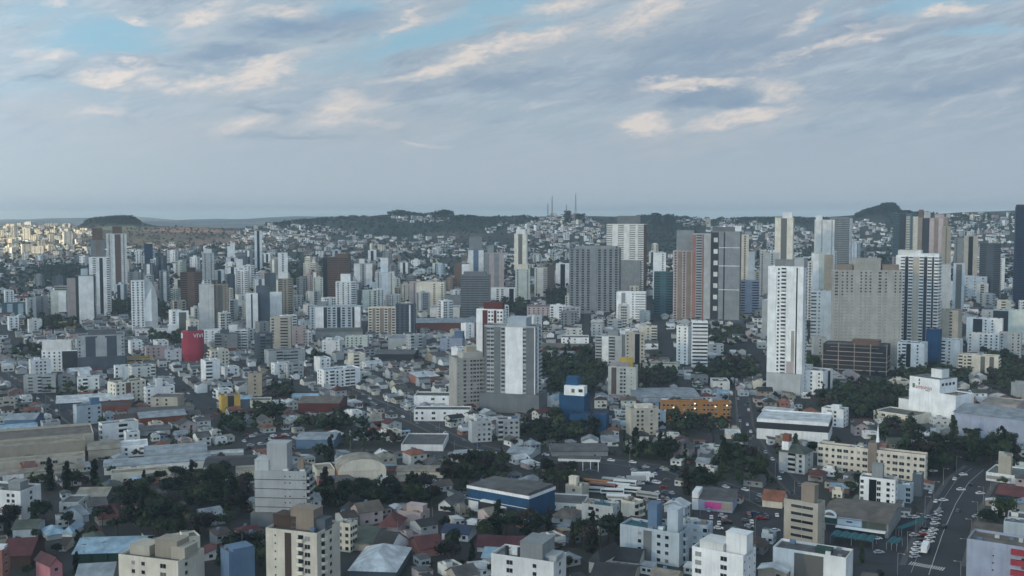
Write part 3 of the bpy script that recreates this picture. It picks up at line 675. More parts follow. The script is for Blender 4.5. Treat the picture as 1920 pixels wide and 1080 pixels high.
T('house', 'orange and cream three storey house at the edge beside the maroon roofed hall', 'house', -30, 19, 1032, 1100, -25, .8, 'salmon', 'sbs', 'sws', roofc='r_green', ph=[(-10, 15, 1024, 'white')])
S_('house', 'wide house with a lilac grey metal roof in front of the long green walled shed', 'house', 146, 226, 1086, 1112, 20, -10, 'gx', 'grey', 'r_light', 3.5)
S_('house', 'cream house with brown roof and dark front openings left of the long green walled shed', 'house', 112, 142, 1022, 1034, 10, -25, 'gx', 'cream', 'r_brown', 2, front='wsw')
S_('shed', 'low shed with sandy roof, grey round fronted annex and orange wall', 'shed', 146, 218, 930, 944, 16, -18, 'gx', 'grey', 'r_sand', 2.6, front='ssas', acc='salmon', lm='sandy roofed shed')
S_('house', 'low white flat roofed house with courtyard walls in front of the sandy roofed shed', 'house', 114, 166, 944, 960, 14, -20, 'flat', 'offwhite', 'r_grey', front='swsws')
S_('house', 'house with patched blue grey gabled roof behind the sky blue hipped roof', 'house', 124, 166, 966, 980, 16, 30, 'gx', 'lblue', 'r_light', 3)
S_('house', 'pale teal walled house with green grey roof beside the sky blue hipped roof', 'house', 28, 84, 990, 1008, 14, -15, 'gx', 'lblue', 'r_green', 2.2)
S_('house', 'house with lavender grey metal roof and white gable behind the blue grey building', 'house', 362, 422, 972, 988, 16, 20, 'gx', 'lgrey', 'r_light', 2.6, lm='lavender roofed house')
# tall light grey building with balcony column
def g1x(root, w, d, h, S):
    for k in range(1, 6):
        z = h * k / 6.0; bx(root, 'dark_joint', -w/2 - .06, w/2 + .06, -d/2 - .06, d/2 + .06, z, z + .28, 'dark')
T('apartment_building', 'light grey apartment tower with dark floor joints, tall lift shaft and a balcony column', AB, 480, 587, 884, 987, -16, .42, 'lgrey', 'ssssx xtt sst', 'Bb', lm='light grey balcony tower', ph=[(507, 546, 831, 'lgrey', .8), (480, 507, 862, 'lgrey', .9), (560, 572, 862, 'tan', .2)], podium=(468, 590, 962, 'mgrey', 1.15), extra=g1x, parapet=1.0)
T('apartment_building', 'cream apartment tower with brown white-windowed stripe and brown penthouse', AB, 500, 640, 1000, 1126, -30, .8, 'cream', 's tsc sb W s', 'sbswss', lm='brown striped apartment tower', acc2='dbrown', ph=[(552, 602, 958, 'tan', .4), (506, 556, 974, 'dbrown', .4), (598, 634, 975, 'slate', .3)], roofc='r_grey')
T('apartment_building', 'cream annex with flat brown roof and small windows behind the brown striped apartment tower', AB, 632, 670, 982, 1036, -30, .9, 'cream', 'ww', 'www', roofc='r_tan')
T('building', 'plain blue grey building with stepped flat top in front of the lavender roofed house', 'building', 415, 478, 1036, 1112, 22, .8, 'sblue', 'ssss', 'sss', lm='blue grey building', ph=[(430, 470, 1030, 'sblue', .9)], parapet=.4)
S_('hall', 'hall with bright pale blue hipped metal roof below the dark roofed white gable house', 'hall', 655, 772, 1072, 1090, 30, -12, 'hip', 'slate', 'r_white', 4.5, lm='pale blue hipped roof')
S_('house', 'dark brown roofed house with white gable end left of the red roofed houses', 'house', 698, 764, 1030, 1050, 16, -28, 'gx', 'white', 'r_dark', 5)
S_('house', 'house with steep dull red hipped roof behind the dark brown roofed house', 'house', 710, 762, 988, 1008, 14, -15, 'hip', 'rose', 'r_red', 4.2, lm='dull red hipped roof')
S_('house', 'house with bright maroon red gabled roof right of the dark brown roofed house', 'house', 766, 832, 1030, 1046, 14, 20, 'gx', 'salmon', 'r_red', 3.5)
S_('shed', 'low shed with wide green grey roof beside the brown striped apartment tower', 'shed', 640, 730, 1018, 1034, 24, -20, 'gx', 'beige', 'r_green', 2.2)
T('building', 'plain rose beige building with flat stepped roof left of the blue warehouse', 'building', 745, 806, 962, 990, -30, .7, 'rose', 'sss', 'swss', ph=[(765, 800, 948, 'rose', .5)])
# blue warehouse
def bw(root, w, d, h, S):
    bx(root, 'white_fascia', -w/2 - .3, w/2 + .3, -d/2 - .3, d/2 + .3, h - 1.0, h + .5, 'white', top='r_grey')
    bx(root, 'roof', -w/2 + .6, -.5, -d/2 + .6, d/2 - .6, h + .5, h + .8, 'r_grey'); bx(root, 'roof', .5, w/2 - .6, -d/2 + .6, d/2 - .6, h + .5, h + 1.6, 'r_grey')
    for u, a in ((-.48, .16), (-.02, .16)): bx(root, 'white_wall_panel', u * w, (u + a) * w, -d/2 - .15, -d/2, 0, h * .42, 'white')
    bx(root, 'gate_shade_panel', -.31 * w, -.04 * w, -d/2 - .1, -d/2, 0, h * .5, 'dark'); bx(root, 'canopy', -.24 * w, -.02 * w, -d/2 - 2.5, -d/2, h * .52, h * .58, 'white')  # flat dark panels carry the shade inside the gates as colour
    bx(root, 'gate_shade_panel', .17 * w, .32 * w, -d/2 - .1, -d/2, 0, h * .42, 'dark'); bx(root, 'gate_shade_panel', .35 * w, .49 * w, -d/2 - .1, -d/2, 0, h * .42, 'dark'); bx(root, 'white_stripe', -w/2 - .1, w/2 + .1, -d/2 - .16, -d/2, h * .5, h * .52, 'white')
T('warehouse', 'large blue walled warehouse with white fascia and grey two level roof', 'warehouse', 872, 1042, 932, 978, -34, .62, 'blue', 's', 's', lm='blue walled warehouse', extra=bw, parapet=0)
T('building', 'beige block with roof tower behind the blue walled warehouse', 'building', 1060, 1104, 912, 938, -25, .9, 'beige', 'sws', 'ss', ph=[(1068, 1084, 897, 'cream', .4)])
T('apartment_building', 'blue grey four storey block with dark roof in front of the bus yard', AB, 1090, 1162, 950, 990, -20, .6, 'lgrey', 'sbwss', 'sw', lm='dark roofed blue grey block', roofc='r_teal')
S_('shop', 'long low cream shop row with grey roof left of the dark roofed blue grey block', 'shop', 1018, 1104, 948, 960, 18, -8, 'flat', 'offwhite', 'r_grey', front='WWsWWs')
S_('house', 'house with a hipped brown grey roof left of the dark roofed blue grey block', 'house', 1034, 1090, 972, 984, 14, -20, 'hip', 'lgrey', 'r_tan', 2.5, front='sws')
S_('house', 'white gabled house with grey roof left of the blue walled warehouse', 'house', 822, 872, 948, 960, 16, -25, 'gy', 'white', 'r_grey', 2.8, front='ww')
S_('house', 'house with dark navy roof and white walls in front of the blue walled warehouse', 'house', 828, 894, 1002, 1016, 12, -18, 'gx', 'white', 'r_dblue', 2.4, front='wsw')
S_('row_house', 'row house with long maroon roof behind the pale metal roof', 'house', 894, 994, 1028, 1038, 12, -6, 'gx', 'white', 'r_maroon', 3.2, lm='long maroon roof')
S_('shed', 'shed with pale blue metal roof in front of the long maroon roof', 'shed', 904, 990, 1050, 1060, 14, -10, 'gx', 'lgrey', 'r_blue', 2.2)
T('apartment_building', 'white terraced apartment building wrapped round a grey slab tower with chimneys', AB, 918, 1062, 1054, 1120, -22, .5, 'white', 'sWsws', 'sws', lm='grey slab tower', ph=[(984, 1030, 1018, 'grey', .95), (955, 972, 1044, 'white', .3), (1030, 1056, 1042, 'lgrey', .6)], extra=tanks((-.6, -.5, .7, 3.5, 'dark'), (-.2, -.5, .7, 3.5, 'dark')))
S_('house', 'house with very dark hipped roof and cream gable right of the grey slab tower', 'house', 1104, 1168, 1056, 1078, 18, -30, 'hip', 'cream', 'r_dark', 4, lm='very dark hipped roof')
S_('house', 'wide low house with grey roof in front of the very dark hipped roof', 'house', 1108, 1200, 1088, 1108, 18, -10, 'gx', 'beige', 'r_dark', 2.5)
T('apartment_building', 'pale blue grey four storey apartment building with dark stair stripe and two lift boxes', AB, 1160, 1292, 1000, 1064, -22, .42, 'lblue', 's2wcs.4wws', 'ssbss', acc2='mgrey', lm='pale blue grey apartment building', ph=[(1217, 1236, 952, 'sblue', .5), (1254, 1276, 956, 'lblue', .5)], roofc='r_teal')
T('apartment_building', 'blue grey rear wing with small windows behind the pale blue grey apartment building', AB, 1280, 1336, 986, 1032, -15, .8, 'lblue', 'wswsb', 'ws', roofc='r_light')
T('apartment_building', 'white stepped terrace building with tall white stair tower', AB, 1296, 1416, 1042, 1128, -22, .6, 'white', 'WsWs', 'tstst', lm='white stepped terrace building', ph=[(1366, 1408, 1002, 'white', .5), (1318, 1366, 1024, 'offwhite', .8)], roofc='r_grey')
S_('house', 'house with dark maroon roof beside the pale blue grey apartment building', 'house', 1138, 1212, 1054, 1070, 16, -12, 'gx', 'offwhite', 'r_dark', 3, front='swws')
T('office_building', 'beige office block with dark horizontal window bands and a penthouse', OB, 1470, 1545, 945, 1032, -22, .5, 'beige', 's.3r s.2', 'st', lm='beige banded office block', ph=[(1504, 1530, 912, 'tan', .6), (1478, 1504, 938, 'dark', .5)], fl=3.3)
T('shop_building', 'white building with dark green glass centre at the street corner', 'shop', 1450, 1598, 1046, 1102, -12, .45, 'white', 's3g4s3', 'sss', lm='green glass white building', roofc='r_grey', ph=[(1530, 1560, 1036, 'green', .3)], acc='green')
def pinks(root, w, d, h, S):
    bx(root, 'pink_billboard', -.18 * w, .22 * w, -d/2 - .35, -d/2 - .05, h * .25, h * .78, plain('magenta_board', (196, 70, 150), .5)); bx(root, 'cream_billboard', .24 * w, .47 * w, -d/2 - .3, -d/2 - .05, h * .2, h * .8, 'sand')
    bx(root, 'white_front_tower', -.5 * w, -.34 * w, -d/2 - .2, d * .2, 0, h + 3.0, 'white')
S_('shop', 'low shop with grey roof, white corner tower and a magenta billboard', 'shop', 1298, 1382, 940, 962, 16, -8, 'mono', 'lav', 'r_grey', 1.8, lm='magenta billboard shop', extra=pinks)
S_('house', 'house with salmon orange roof and cream wall right of the magenta billboard shop', 'house', 1430, 1476, 940, 954, 14, -10, 'gx', 'cream', 'r_orange', 3.4)
T('apartment_building', 'cream block with slanted dark balconies beside the bus yard', AB, 1164, 1206, 942, 972, -35, .9, 'cream', 'sss', 'bb', roofc='r_slab')
# market hall with arch
def market(root, w, d, h, S):
    bx(root, 'green_facade_panel', -.5 * w, -.28 * w, -d/2 - .4, -d/2, h * .52, h * .98, 'green'); bx(root, 'sign_board', -.27 * w, .1 * w, -d/2 - .45, -d/2, h * .55, h * 1.02, 'lblue')
    bx(root, 'green_facade_panel', .11 * w, .47 * w, -d/2 - .4, -d/2, h * .5, h * .95, 'r_green'); bx(root, 'canopy', -.28 * w, .47 * w, -d/2 - 3.5, -d/2, h * .42, h * .48, 'white')
    bx(root, 'shop_front', -.45 * w, .45 * w, -d/2 - .1, -d/2, 0, h * .42, 'dark'); bx(root, 'logo_mark', -.13 * w, -.04 * w, -d/2 - .6, -d/2 - .45, h * .74, h * .84, 'blue')
    t = MB(); n = 20; pr = []
    for i in range(n + 1):
        a = math.pi * i / n; rr_ = 1 + .06 * math.sin(3 * a); pr.append((math.cos(a) * rr_, math.sin(a) * rr_ * (1.05 - .12 * abs(math.cos(a * 1.0)))))
    cx, z0, Rr = -.39 * w, h * 1.0, .105 * w
    for (x0_, z_0), (x1_, z_1) in zip(pr[:-1], pr[1:]):
        v = []
        for yy in (-d/2 - .9, -d/2 - .1):
            v += [(cx + x0_ * Rr, yy, z0 + z_0 * Rr), (cx + x1_ * Rr, yy, z0 + z_1 * Rr), (cx + x1_ * Rr * .72, yy, z0 + z_1 * Rr * .70), (cx + x0_ * Rr * .72, yy, z0 + z_0 * Rr * .70)]
        t.add(v, [(0, 1, 2, 3), (7, 6, 5, 4), (0, 4, 5, 1), (2, 6, 7, 3)], 'white')
    t.box(cx - Rr, cx + Rr, -d/2 - .9, -d/2 - .1, z0 - .5, z0 + .3, 'white', bottom=True); t.build('white_arch_sign', root)
    bx(root, 'arch_backing', cx - Rr, cx + Rr, -d/2 - .1, -d/2 + 1, h * .95, h + .5, 'r_green')
S_('market_hall', 'market hall with grey ribbed roof, dark green front and a white arch sign', 'market', 1546, 1688, 982, 1010, 34, -9, 'gx', 'grey', 'r_tan', 2.5, lm='green fronted market hall', extra=market)
def awning(name, label, x0, x1, y, dep, rot, h=3.2, lm=None):
    P, cx, cy, w, d, th, S = place(x0, x1, y, rot, 1, dep); root = link(name, None, None, (cx, cy, P.z), th); tag(root, label, 'awning', 'teal parking awnings')
    t = MB(); n = max(2, int(w / 3.2)); m = plain('teal_fabric', (22, 92, 100), .6)
    for i in range(n):
        a = -w/2 + w * i / n; b = a + w / n * .96; c = (a + b) / 2
        t.add([(a, -d/2, h), (b, -d/2, h), (b, d/2, h), (a, d/2, h), (c, -d/2, h + .6), (c, d/2, h + .6)], [(0, 4, 5, 3), (4, 1, 2, 5), (0, 1, 4), (3, 5, 2)], m)
    t.build('fabric_roof', root)
    for a in (-w/2 + .2, 0, w/2 - .2):
        bx(root, 'post', a - .08, a + .08, d/2 - .3, d/2 - .14, -1, h, 'grey'); bx(root, 'post', a - .08, a + .08, -d/2 + .14, -d/2 + .3, -1, h, 'grey')
    occ_obb(cx, cy, w, d, th, 0)
awning('parking_awning', 'teal fabric parking awning right of the green fronted market hall', 1684, 1716, 1006, 22, -28)
awning('parking_awning', 'small teal fabric awning at the near corner of the market car park', 1662, 1692, 1034, 9, -15)
awning('parking_awning', 'long teal fabric awning along the front of the market hall', 1558, 1644, 1030, 9, -10)
T('building', 'white five storey building with dark glazed centre and grey tower above the market hall', AB, 1614, 1682, 900, 958, -8, .5, 'white', 'wsg1.6Wswt', 'sws', lm='white glazed centre building', ph=[(1636, 1656, 874, 'grey', .5)], podium=(1598, 1694, 944, 'white', 1.3))
T('building', 'narrow grey concrete shaft right of the white glazed centre building', 'building', 1711, 1731, 890, 932, -15, 1.0, 'mgrey', 's', 's', parapet=.3)
T('building', 'white and pale blue annex between the white glazed centre building and the grey shaft', 'building', 1678, 1712, 910, 944, -10, .9, 'lblue', 'ssW', 'ss')
def j4(root, w, d, h, S):
    for k in range(5):
        bx(root, 'red_balcony', .0 * w, .33 * w, -d/2 - 1.6, -d/2, h - 3.2 - 4 * k, h - 1.2 - 4 * k, 'red'); bx(root, 'white_balcony', .35 * w, .5 * w, -d/2 - 1.5, -d/2, h - 3.2 - 4 * k, h - 1.4 - 4 * k, 'pink')
T('apartment_building', 'pale blue grey apartment building with red striped balconies at the avenue corner', AB, 1823, 1990, 1036, 1110, -6, .5, 'lav', 's1.2t s W s.5 W', 's W s', lm='red balcony building', extra=j4, roofc='r_tan')
T('building', 'plain pale blue tower block behind the red balcony building', 'building', 1884, 1924, 982, 1040, -4, .7, 'lblue', 'ss', 's', lm='pale blue tower block', parapet=.4)
S_('warehouse', 'warehouse with brown grey gabled roof left of the pale blue tower block', 'warehouse', 1824, 1892, 1012, 1034, 24, -6, 'gx', 'tan', 'r_tan', 2.5)
S_('market_hall', 'white curved ended building below the beige slab at the top of the avenue', 'building', 1856, 1960, 900, 914, 22, -10, 'flat', 'white', 'r_slab', front='rs', lm='white curved ended building')
T('building', 'beige windowless slab standing above the white curved ended building', 'building', 1873, 1897, 852, 905, -10, .6, 'beige', 's', 's', parapet=.2)
S_('warehouse', 'dark blue walled shop with red grey roof beside the avenue', 'shop', 1874, 1960, 936, 952, 22, -8, 'gx', 'dblue', 'r_red', 2.4, lm='dark blue walled shop')
# school-like long building
def spire(root, w, d, h, S):
    t = MB(); t.box(-.02 * w, .06 * w, -d/2 - .4, d/2, 0, h + 3.5, 'tan', top='r_tan'); t.build('stair_block', root)
    t = MB(); x = .055 * w; t.add([(x - .8, -.8, h + 3.5), (x + .8, -.8, h + 3.5), (x + .8, .8, h + 3.5), (x - .8, .8, h + 3.5), (x, 0, h + 14)], [(0, 1, 4), (1, 2, 4), (2, 3, 4), (3, 0, 4)], 'white'); t.build('spire', root)
T('school_building', 'long cream four storey school building with rows of dark windows and a slim spire', 'school', 1536, 1738, 853, 905, -9, .12, 'cream', 'W w w W W w w W s.6 W w w W W w w W', 'sw', lm='long cream school building', roofc='r_brown', extra=spire, fl=3.4)
def k1(root, w, d, h, S): bx(root, 'white_tower', -.42 * w, -.16 * w, -d/2 + 1, -d/2 + 5, 0, h + 5.5, 'white'); bx(root, 'red_tank', -.40 * w, -.14 * w, -d/2 + 1.2, -d/2 + 4.8, h + 5.5, h + 9.5, 'brick')
T('apartment_building', 'grey apartment building with hipped grey roof and a red water tank tower', AB, 1461, 1524, 852, 890, -20, .9, 'lgrey', 's b w', 'sws', lm='red tank apartment building', parapet=0, extra=lambda root, w, d, h, S: (roof_mb('hip', w, d, h + .02, 'r_green', 4).build('roof', root), k1(root, w, d, h, S)))
def lits(root, w, d, h, S):
    for u, v in ((-.33, .4), (-.33, .7), (-.02, .9), (-.02, .65), (.28, .75), (.45, .8), (-.15, .2)):
        bx(root, 'lit_window', u * w - .45, u * w + .45, -d/2 - .3, -d/2 - .1, v * h - .4, v * h + .3, LIT)
T('apartment_building', 'long orange apartment building with rows of small windows, several lit', AB, 1238, 1368, 753, 789, 8, .16, 'orange', 'wwwwswwwwswwwwsww', 'ss', lm='long orange building', extra=lits, fl=2.9, roofc='r_tan')
S_('warehouse', 'warehouse with long pale blue grey metal roof behind the long orange building', 'warehouse', 1172, 1312, 745, 754, 45, 10, 'gx', 'lblue', 'r_light', 3, lm='long pale metal roof')
T('apartment_building', 'beige five storey apartment block with shaded roof terrace left of the long orange building', AB, 1173, 1234, 766, 817, 18, .6, 'beige', 'swwsws', 'ss', lm='beige terrace block', ph=[(1190, 1222, 760, 'cream', .5)])
T('apartment_building', 'narrow pale blue block between the beige terrace block and the long orange building', AB, 1231, 1248, 770, 804, 0, .8, 'lblue', 'ws', 's')
S_('warehouse', 'long white roofed store with navy band and white base', 'store', 1421, 1560, 795, 832, 34, -4, 'flat', 'white', 'r_white', lm='navy banded store', band=('dark', .55, .88))
def cyan(root, w, d, h, S): bx(root, 'cyan_sign', .25 * w, .5 * w, -d/2 - .5, -d/2, h * .3, h * 1.15, plain('cyan_board', (40, 150, 205), .5))
S_('shop', 'shop with white roof and bright cyan corner sign behind the navy banded store', 'shop', 1430, 1496, 774, 792, 18, -15, 'gx', 'offwhite', 'r_white', 1.5, extra=cyan, lm='cyan sign shop')
T('apartment_building', 'white four storey block with balconies behind the navy banded store', AB, 1541, 1590, 768, 802, -18, .7, 'white', 'sbws', 'ww', lm='white four storey block by the store', ph=[(1560, 1576, 762, 'white', .5)])
# hospital
def hosp(root, w, d, h, S):
    m_ = MB(); m_.box(-w/2, w * .15, -d/2 + .5, d/2, h - 1, h + 9, 'white', top='r_slab'); m_.build('upper_block', root)
    m_ = MB(); m_.box(-w * .18, w * .05, -d * .1, d * .3, h + 9, h + 15, 'white', top='r_slab'); m_.build('roof_house', root)
    RD = plain('sign_red', (168, 60, 70), .6); GR = plain('sign_green', (90, 120, 90), .6)
    text(root, 'antonio', 4.2, (-w * .19, -d/2 + .45, h + 2.2), 0, RD); bx(root, 'sign_panel', -w * .15, -w * .06, -d/2 + .3, -d/2 + .52, h - .2, h + .5, 'brown')
    bx(root, 'green_emblem', -w * .43, -w * .38, -d/2 + .3, -d/2 + .52, h + 1.2, h + 4.2, GR)
    for z in (h + 4.6, h + 7.0): bx(root, 'window', -w * .30, -w * .275, -d/2 + .4, -d/2 + .52, z - .8, z + .8, GLASS)
    XR_ = w/2
    for i, v in enumerate((-.3, -.1, .1, .3)): bx(root, 'window', w * .15 - .02, w * .15 + .1, v * d - 1.1, v * d + 1.1, h + 4.5, h + 6.3, GLASS)
    bx(root, 'white_wing', w/2, w/2 + 9, -d/2 + 4, d/2, -3, h * .55, 'white', top='r_slab'); bx(root, 'sign_panel', w/2 + 9, w/2 + 9.2, -d/4, d/4, h * .2, h * .45, 'lgrey')
    bx(root, 'low_wing', -w/2 - 9, -w/2, -d/2 + 1, d/2 - 8, -3, h * .62, 'white', top='r_slab')
T('hospital', 'big windowless white hospital building with stepped upper storeys and small red lettering', 'hospital', 1706, 1822, 742, 800, -34, .55, 'white', 's', 's', lm='white hospital', extra=hosp, parapet=.8)
def lav(root, w, d, h, S): bx(root, 'sign_panel', -w/2 - .2, -w/2, -d * .3, d * .0, h * .62, h * .8, 'brick')
S_('warehouse', 'big lavender grey metal warehouse with small red sign right of the white hospital', 'warehouse', 1796, 1990, 792, 838, 40, -16, 'gx', 'lav', 'r_light', 3, lm='lavender warehouse')
S_('school_building', 'cream two storey building with grey side wall left of the white hospital', 'building', 1640, 1742, 782, 800, 22, -28, 'flat', 'cream', 'r_grey', front='sWWssW', lm='cream two storey building')
S_('building', 'tan flat roofed building behind the lavender warehouse', 'building', 1842, 1920, 762, 786, 30, -10, 'flat', 'rose', 'r_sand', front='')
# blue store
def bst(root, w, d, h, S):
    bx(root, 'blue_tower', -w * .28, w * .18, -d * .3, d * .3, h, h + 11, 'blue'); bx(root, 'white_upper_room', -w * .3, w * .5, -d/2 - .4, 0, h - 1, h + 5.5, 'white'); bx(root, 'window', 0, w * .12, -d/2 - .5, -d/2 - .4, h + 1, h + 3.5, GLASS); bx(root, 'window', w * .28, w * .44, -d/2 - .5, -d/2 - .4, h + 1.5, h + 3.5, GLASS)
T('store_building', 'deep blue department store block with white upper rooms and blue tower', 'store', 1048, 1106, 740, 800, -18, .7, 'blue', 's', 's', lm='deep blue store', extra=bst)
def bst2(root, w, d, h, S): bx(root, 'glass_panel', w * .08, w * .28, -d/2 - .2, -d/2, h * .25, h * .85, 'lblue')
S_('store_building', 'low deep blue annex with glass panel right of the deep blue store', 'store', 1068, 1142, 780, 808, 20, -6, 'flat', 'blue', 'r_dblue', extra=bst2)
S_('shed', 'white gabled hall with pale blue vaulted roof left of the deep blue store', 'shed', 1022, 1068, 752, 764, 22, -30, 'vy', 'white', 'r_blue', 3.5, lm='vaulted white hall')
S_('shop', 'long white two storey shop row beside the main street', 'shop', 776, 884, 770, 790, 14, -4, 'flat', 'white', 'r_green', front='wwsWswssss', lm='long white shop row')
S_('building', 'white two storey building behind the long white shop row', 'building', 776, 872, 744, 764, 18, -6, 'flat', 'white', 'r_green', front='sssWswsss')
T('office_building', 'white three storey block with nine square windows on a grey street base', OB, 878, 922, 790, 830, 14, .7, 'lgrey', 'swww', 'ss', lm='white three storey block', roofc='r_green', fl=3.4)
T('office_building', 'white three storey block with square windows right of its twin', OB, 930, 974, 786, 826, 8, .7, 'lgrey', 'bwww', 'ss', roofc='r_green', fl=3.4)
def gas(name, label, x0, x1, y, rot, dep, lm=None, n=6):
    P, cx, cy, w, d, th, S = place(x0, x1, y, rot, 1, dep); root = link(name, None, None, (cx, cy, P.z), th); tag(root, label, 'canopy')
    bx(root, 'canopy_roof', -w/2, w/2, -d/2, d/2, 5.2, 6.6, 'white', top='r_grey')
    for i in range(n):
        a = -w/2 + 1 + (w - 2) * i / (n - 1); bx(root, 'post', a - .2, a + .2, -d/2 + .6, -d/2 + 1, -1, 5.2, 'white')
    occ_obb(cx, cy, w, d, th, 1)
    if lm: LM.append(((x0 + x1) / 2, y, lm))
gas('station_canopy', 'long white filling station canopy on posts above the bus yard', 1046, 1126, 884, -2, 9, 'white station canopy')
S_('building', 'low cream building with pale hipped roof by the main street', 'building', 845, 926, 858, 868, 18, -6, 'hip', 'offwhite', 'r_light', 2.6, front='wssWsw', lm='pale hipped roof building')
S_('warehouse', 'wide flat grey shed with thin white edge below the long white shop row', 'warehouse', 752, 842, 836, 846, 34, -6, 'flat', 'white', 'r_grey', lm='wide flat grey shed')
S_('market_hall', 'long grey flat canopy hall right of the main street', 'market', 1030, 1140, 846, 856, 22, 4, 'gx', 'grey', 'r_grey', 1.2, lm='grey canopy hall')
S_('shed', 'shed with two pitched grey metal roofs above the white station canopy', 'shed', 950, 1014, 852, 862, 18, -20, 'gx', 'lgrey', 'r_light', 2)
# vaulted beige hall
S_('gymnasium', 'beige hall with a big vaulted roof and orange end wall', 'gymnasium', 628, 724, 886, 908, 17, 6, 'vy', 'cream', 'r_sand', 6.5, lm='vaulted beige hall', side='a', acc='orange')
S_('building', 'low cream flat annex left of the vaulted beige hall', 'building', 586, 628, 884, 904, 16, 8, 'flat', 'cream', 'r_sand')
S_('warehouse', 'long tan roofed shed right of the vaulted beige hall', 'warehouse', 744, 836, 884, 896, 14, -6, 'gx', 'cream', 'r_sand', 1.5)
# factory
S_('factory', 'huge beige factory hall with long flat roof edge, rear bay', 'factory', -60, 168, 826, 846, 36, 0, 'flat', 'beige', 'r_tan', lm='beige factory', parapet=1.6, front='s')
S_('factory', 'huge beige factory hall with stained wall, second bay in front of the rear bay', 'factory', -60, 152, 838, 866, 14, 0, 'flat', 'sand', 'r_sand', parapet=1.2)
S_('factory', 'low beige factory hall, front bay behind the twin brown chimneys', 'factory', -60, 152, 866, 886, 12, 0, 'flat', 'beige', 'r_sand', front='ssssssWWsW')
S_('factory', 'long low cream factory building, nearest bay with a row of white openings', 'factory', -60, 150, 886, 906, 9, 0, 'gx', 'beige', 'r_sand', 1.2, front='nnnnnsssss')
S_('factory', 'grey gabled shed joined to the end of the beige factory', 'factory', 168, 222, 842, 862, 26, 0, 'gx', 'beige', 'r_sand', 1.2)
S_('factory', 'white factory office block with stepped sign wall beside the long grey blue sheds', 'factory', 214, 276, 838, 856, 18, 0, 'flat', 'white', 'r_white', front='swsr', lm='white factory office')
S_('warehouse', 'long shed with rounded pale blue grey roof, rear shed of the pair', 'warehouse', 274, 386, 850, 864, 22, 0, 'vx', 'lgrey', 'r_light', 2.4, lm='long grey blue sheds')
S_('warehouse', 'long blue grey shed, front one of the pair with white dock walls', 'warehouse', 202, 392, 868, 884, 18, 0, 'gx', 'white', 'r_light', 1.4, front='sWsWsWssWs')
S_('warehouse', 'low cream loading hall in front of the long blue grey shed', 'warehouse', 212, 320, 886, 902, 10, 0, 'flat', 'cream', 'r_sand', front='ssrs')
S_('warehouse', 'dark roofed shed with white gate frame right of the long blue grey shed', 'warehouse', 386, 482, 872, 892, 26, -4, 'gx', 'slate', 'r_dark', 1.6, front='ns5')
S_('building', 'low cream factory wing left of the light grey balcony tower', 'building', 443, 486, 886, 906, 14, 0, 'flat', 'beige', 'r_sand')
T('apartment_building', 'white block with three green framed openings in front of the long brown wall', AB, 186, 257, 795, 828, 14, .4, 'white', 's3b2ss', 'wb', lm='white block with openings')
T('building', 'blue grey three storey building with narrow roof tower beside the brick wall', 'building', 138, 188, 762, 798, 14, .6, 'lblue', 'sswsw', 'ss', lm='blue grey tower building', ph=[(168, 184, 750, 'sblue', .4)])
S_('building', 'low brick orange building right of the blue grey tower building', 'building', 186, 244, 762, 778, 22, 0, 'flat', 'brick', 'r_dark')
S_('warehouse', 'long shed with white curved roof above the blue grey tower building', 'warehouse', 112, 246, 752, 764, 34, 0, 'gx', 'slate', 'r_white', 3, lm='white curved roof shed')
S_('warehouse', 'grey green roofed warehouse with blue side left of the blue grey tower building', 'warehouse', 14, 82, 786, 806, 22, -15, 'gx', 'sblue', 'r_light', 2.4)
S_('warehouse', 'long bright blue metal roof at the edge behind the beige factory', 'warehouse', -50, 64, 806, 816, 18, 0, 'gx', 'dblue', 'r_blue', 1.8)
S_('shop', 'red commercial hall with pale lilac roofs', 'shop', 256, 346, 784, 800, 24, 6, 'gx', 'brick', 'r_light', 2, lm='red commercial hall')
S_('shop', 'low shop with maroon roof front left of the red commercial hall', 'shop', 214, 256, 786, 797, 14, 6, 'gx', 'maroon', 'r_brown', 2)
S_('warehouse', 'pair of low grey arched roofs in front of the red commercial hall', 'warehouse', 262, 318, 806, 816, 16, 0, 'gx', 'lgrey', 'r_grey', 1.6)
T('apartment_building', 'pale yellow four storey apartment building with brown centre panel', AB, 203, 272, 718, 758, 28, .5, 'cream', 'wwcwww', 'sww', acc2='brown', lm='pale yellow apartment building', roofc='r_grey')
T('building', 'bright white building with square tower beside the pale yellow apartment building', 'building', 270, 326, 727, 760, 12, .4, 'white', 'wsssw', 'ww', lm='bright white building', ph=[(292, 304, 713, 'white', .3)])
S_('building', 'plain grey building with two square windows in front of the bright white building', 'building', 285, 346, 746, 770, 18, -16, 'flat', 'beige', 'r_grey', front='swswss')
S_('warehouse', 'wide low slate blue roof in front of the plain grey building', 'warehouse', 246, 366, 770, 780, 22, -4, 'gx', 'slate', 'r_grey', 1.6)
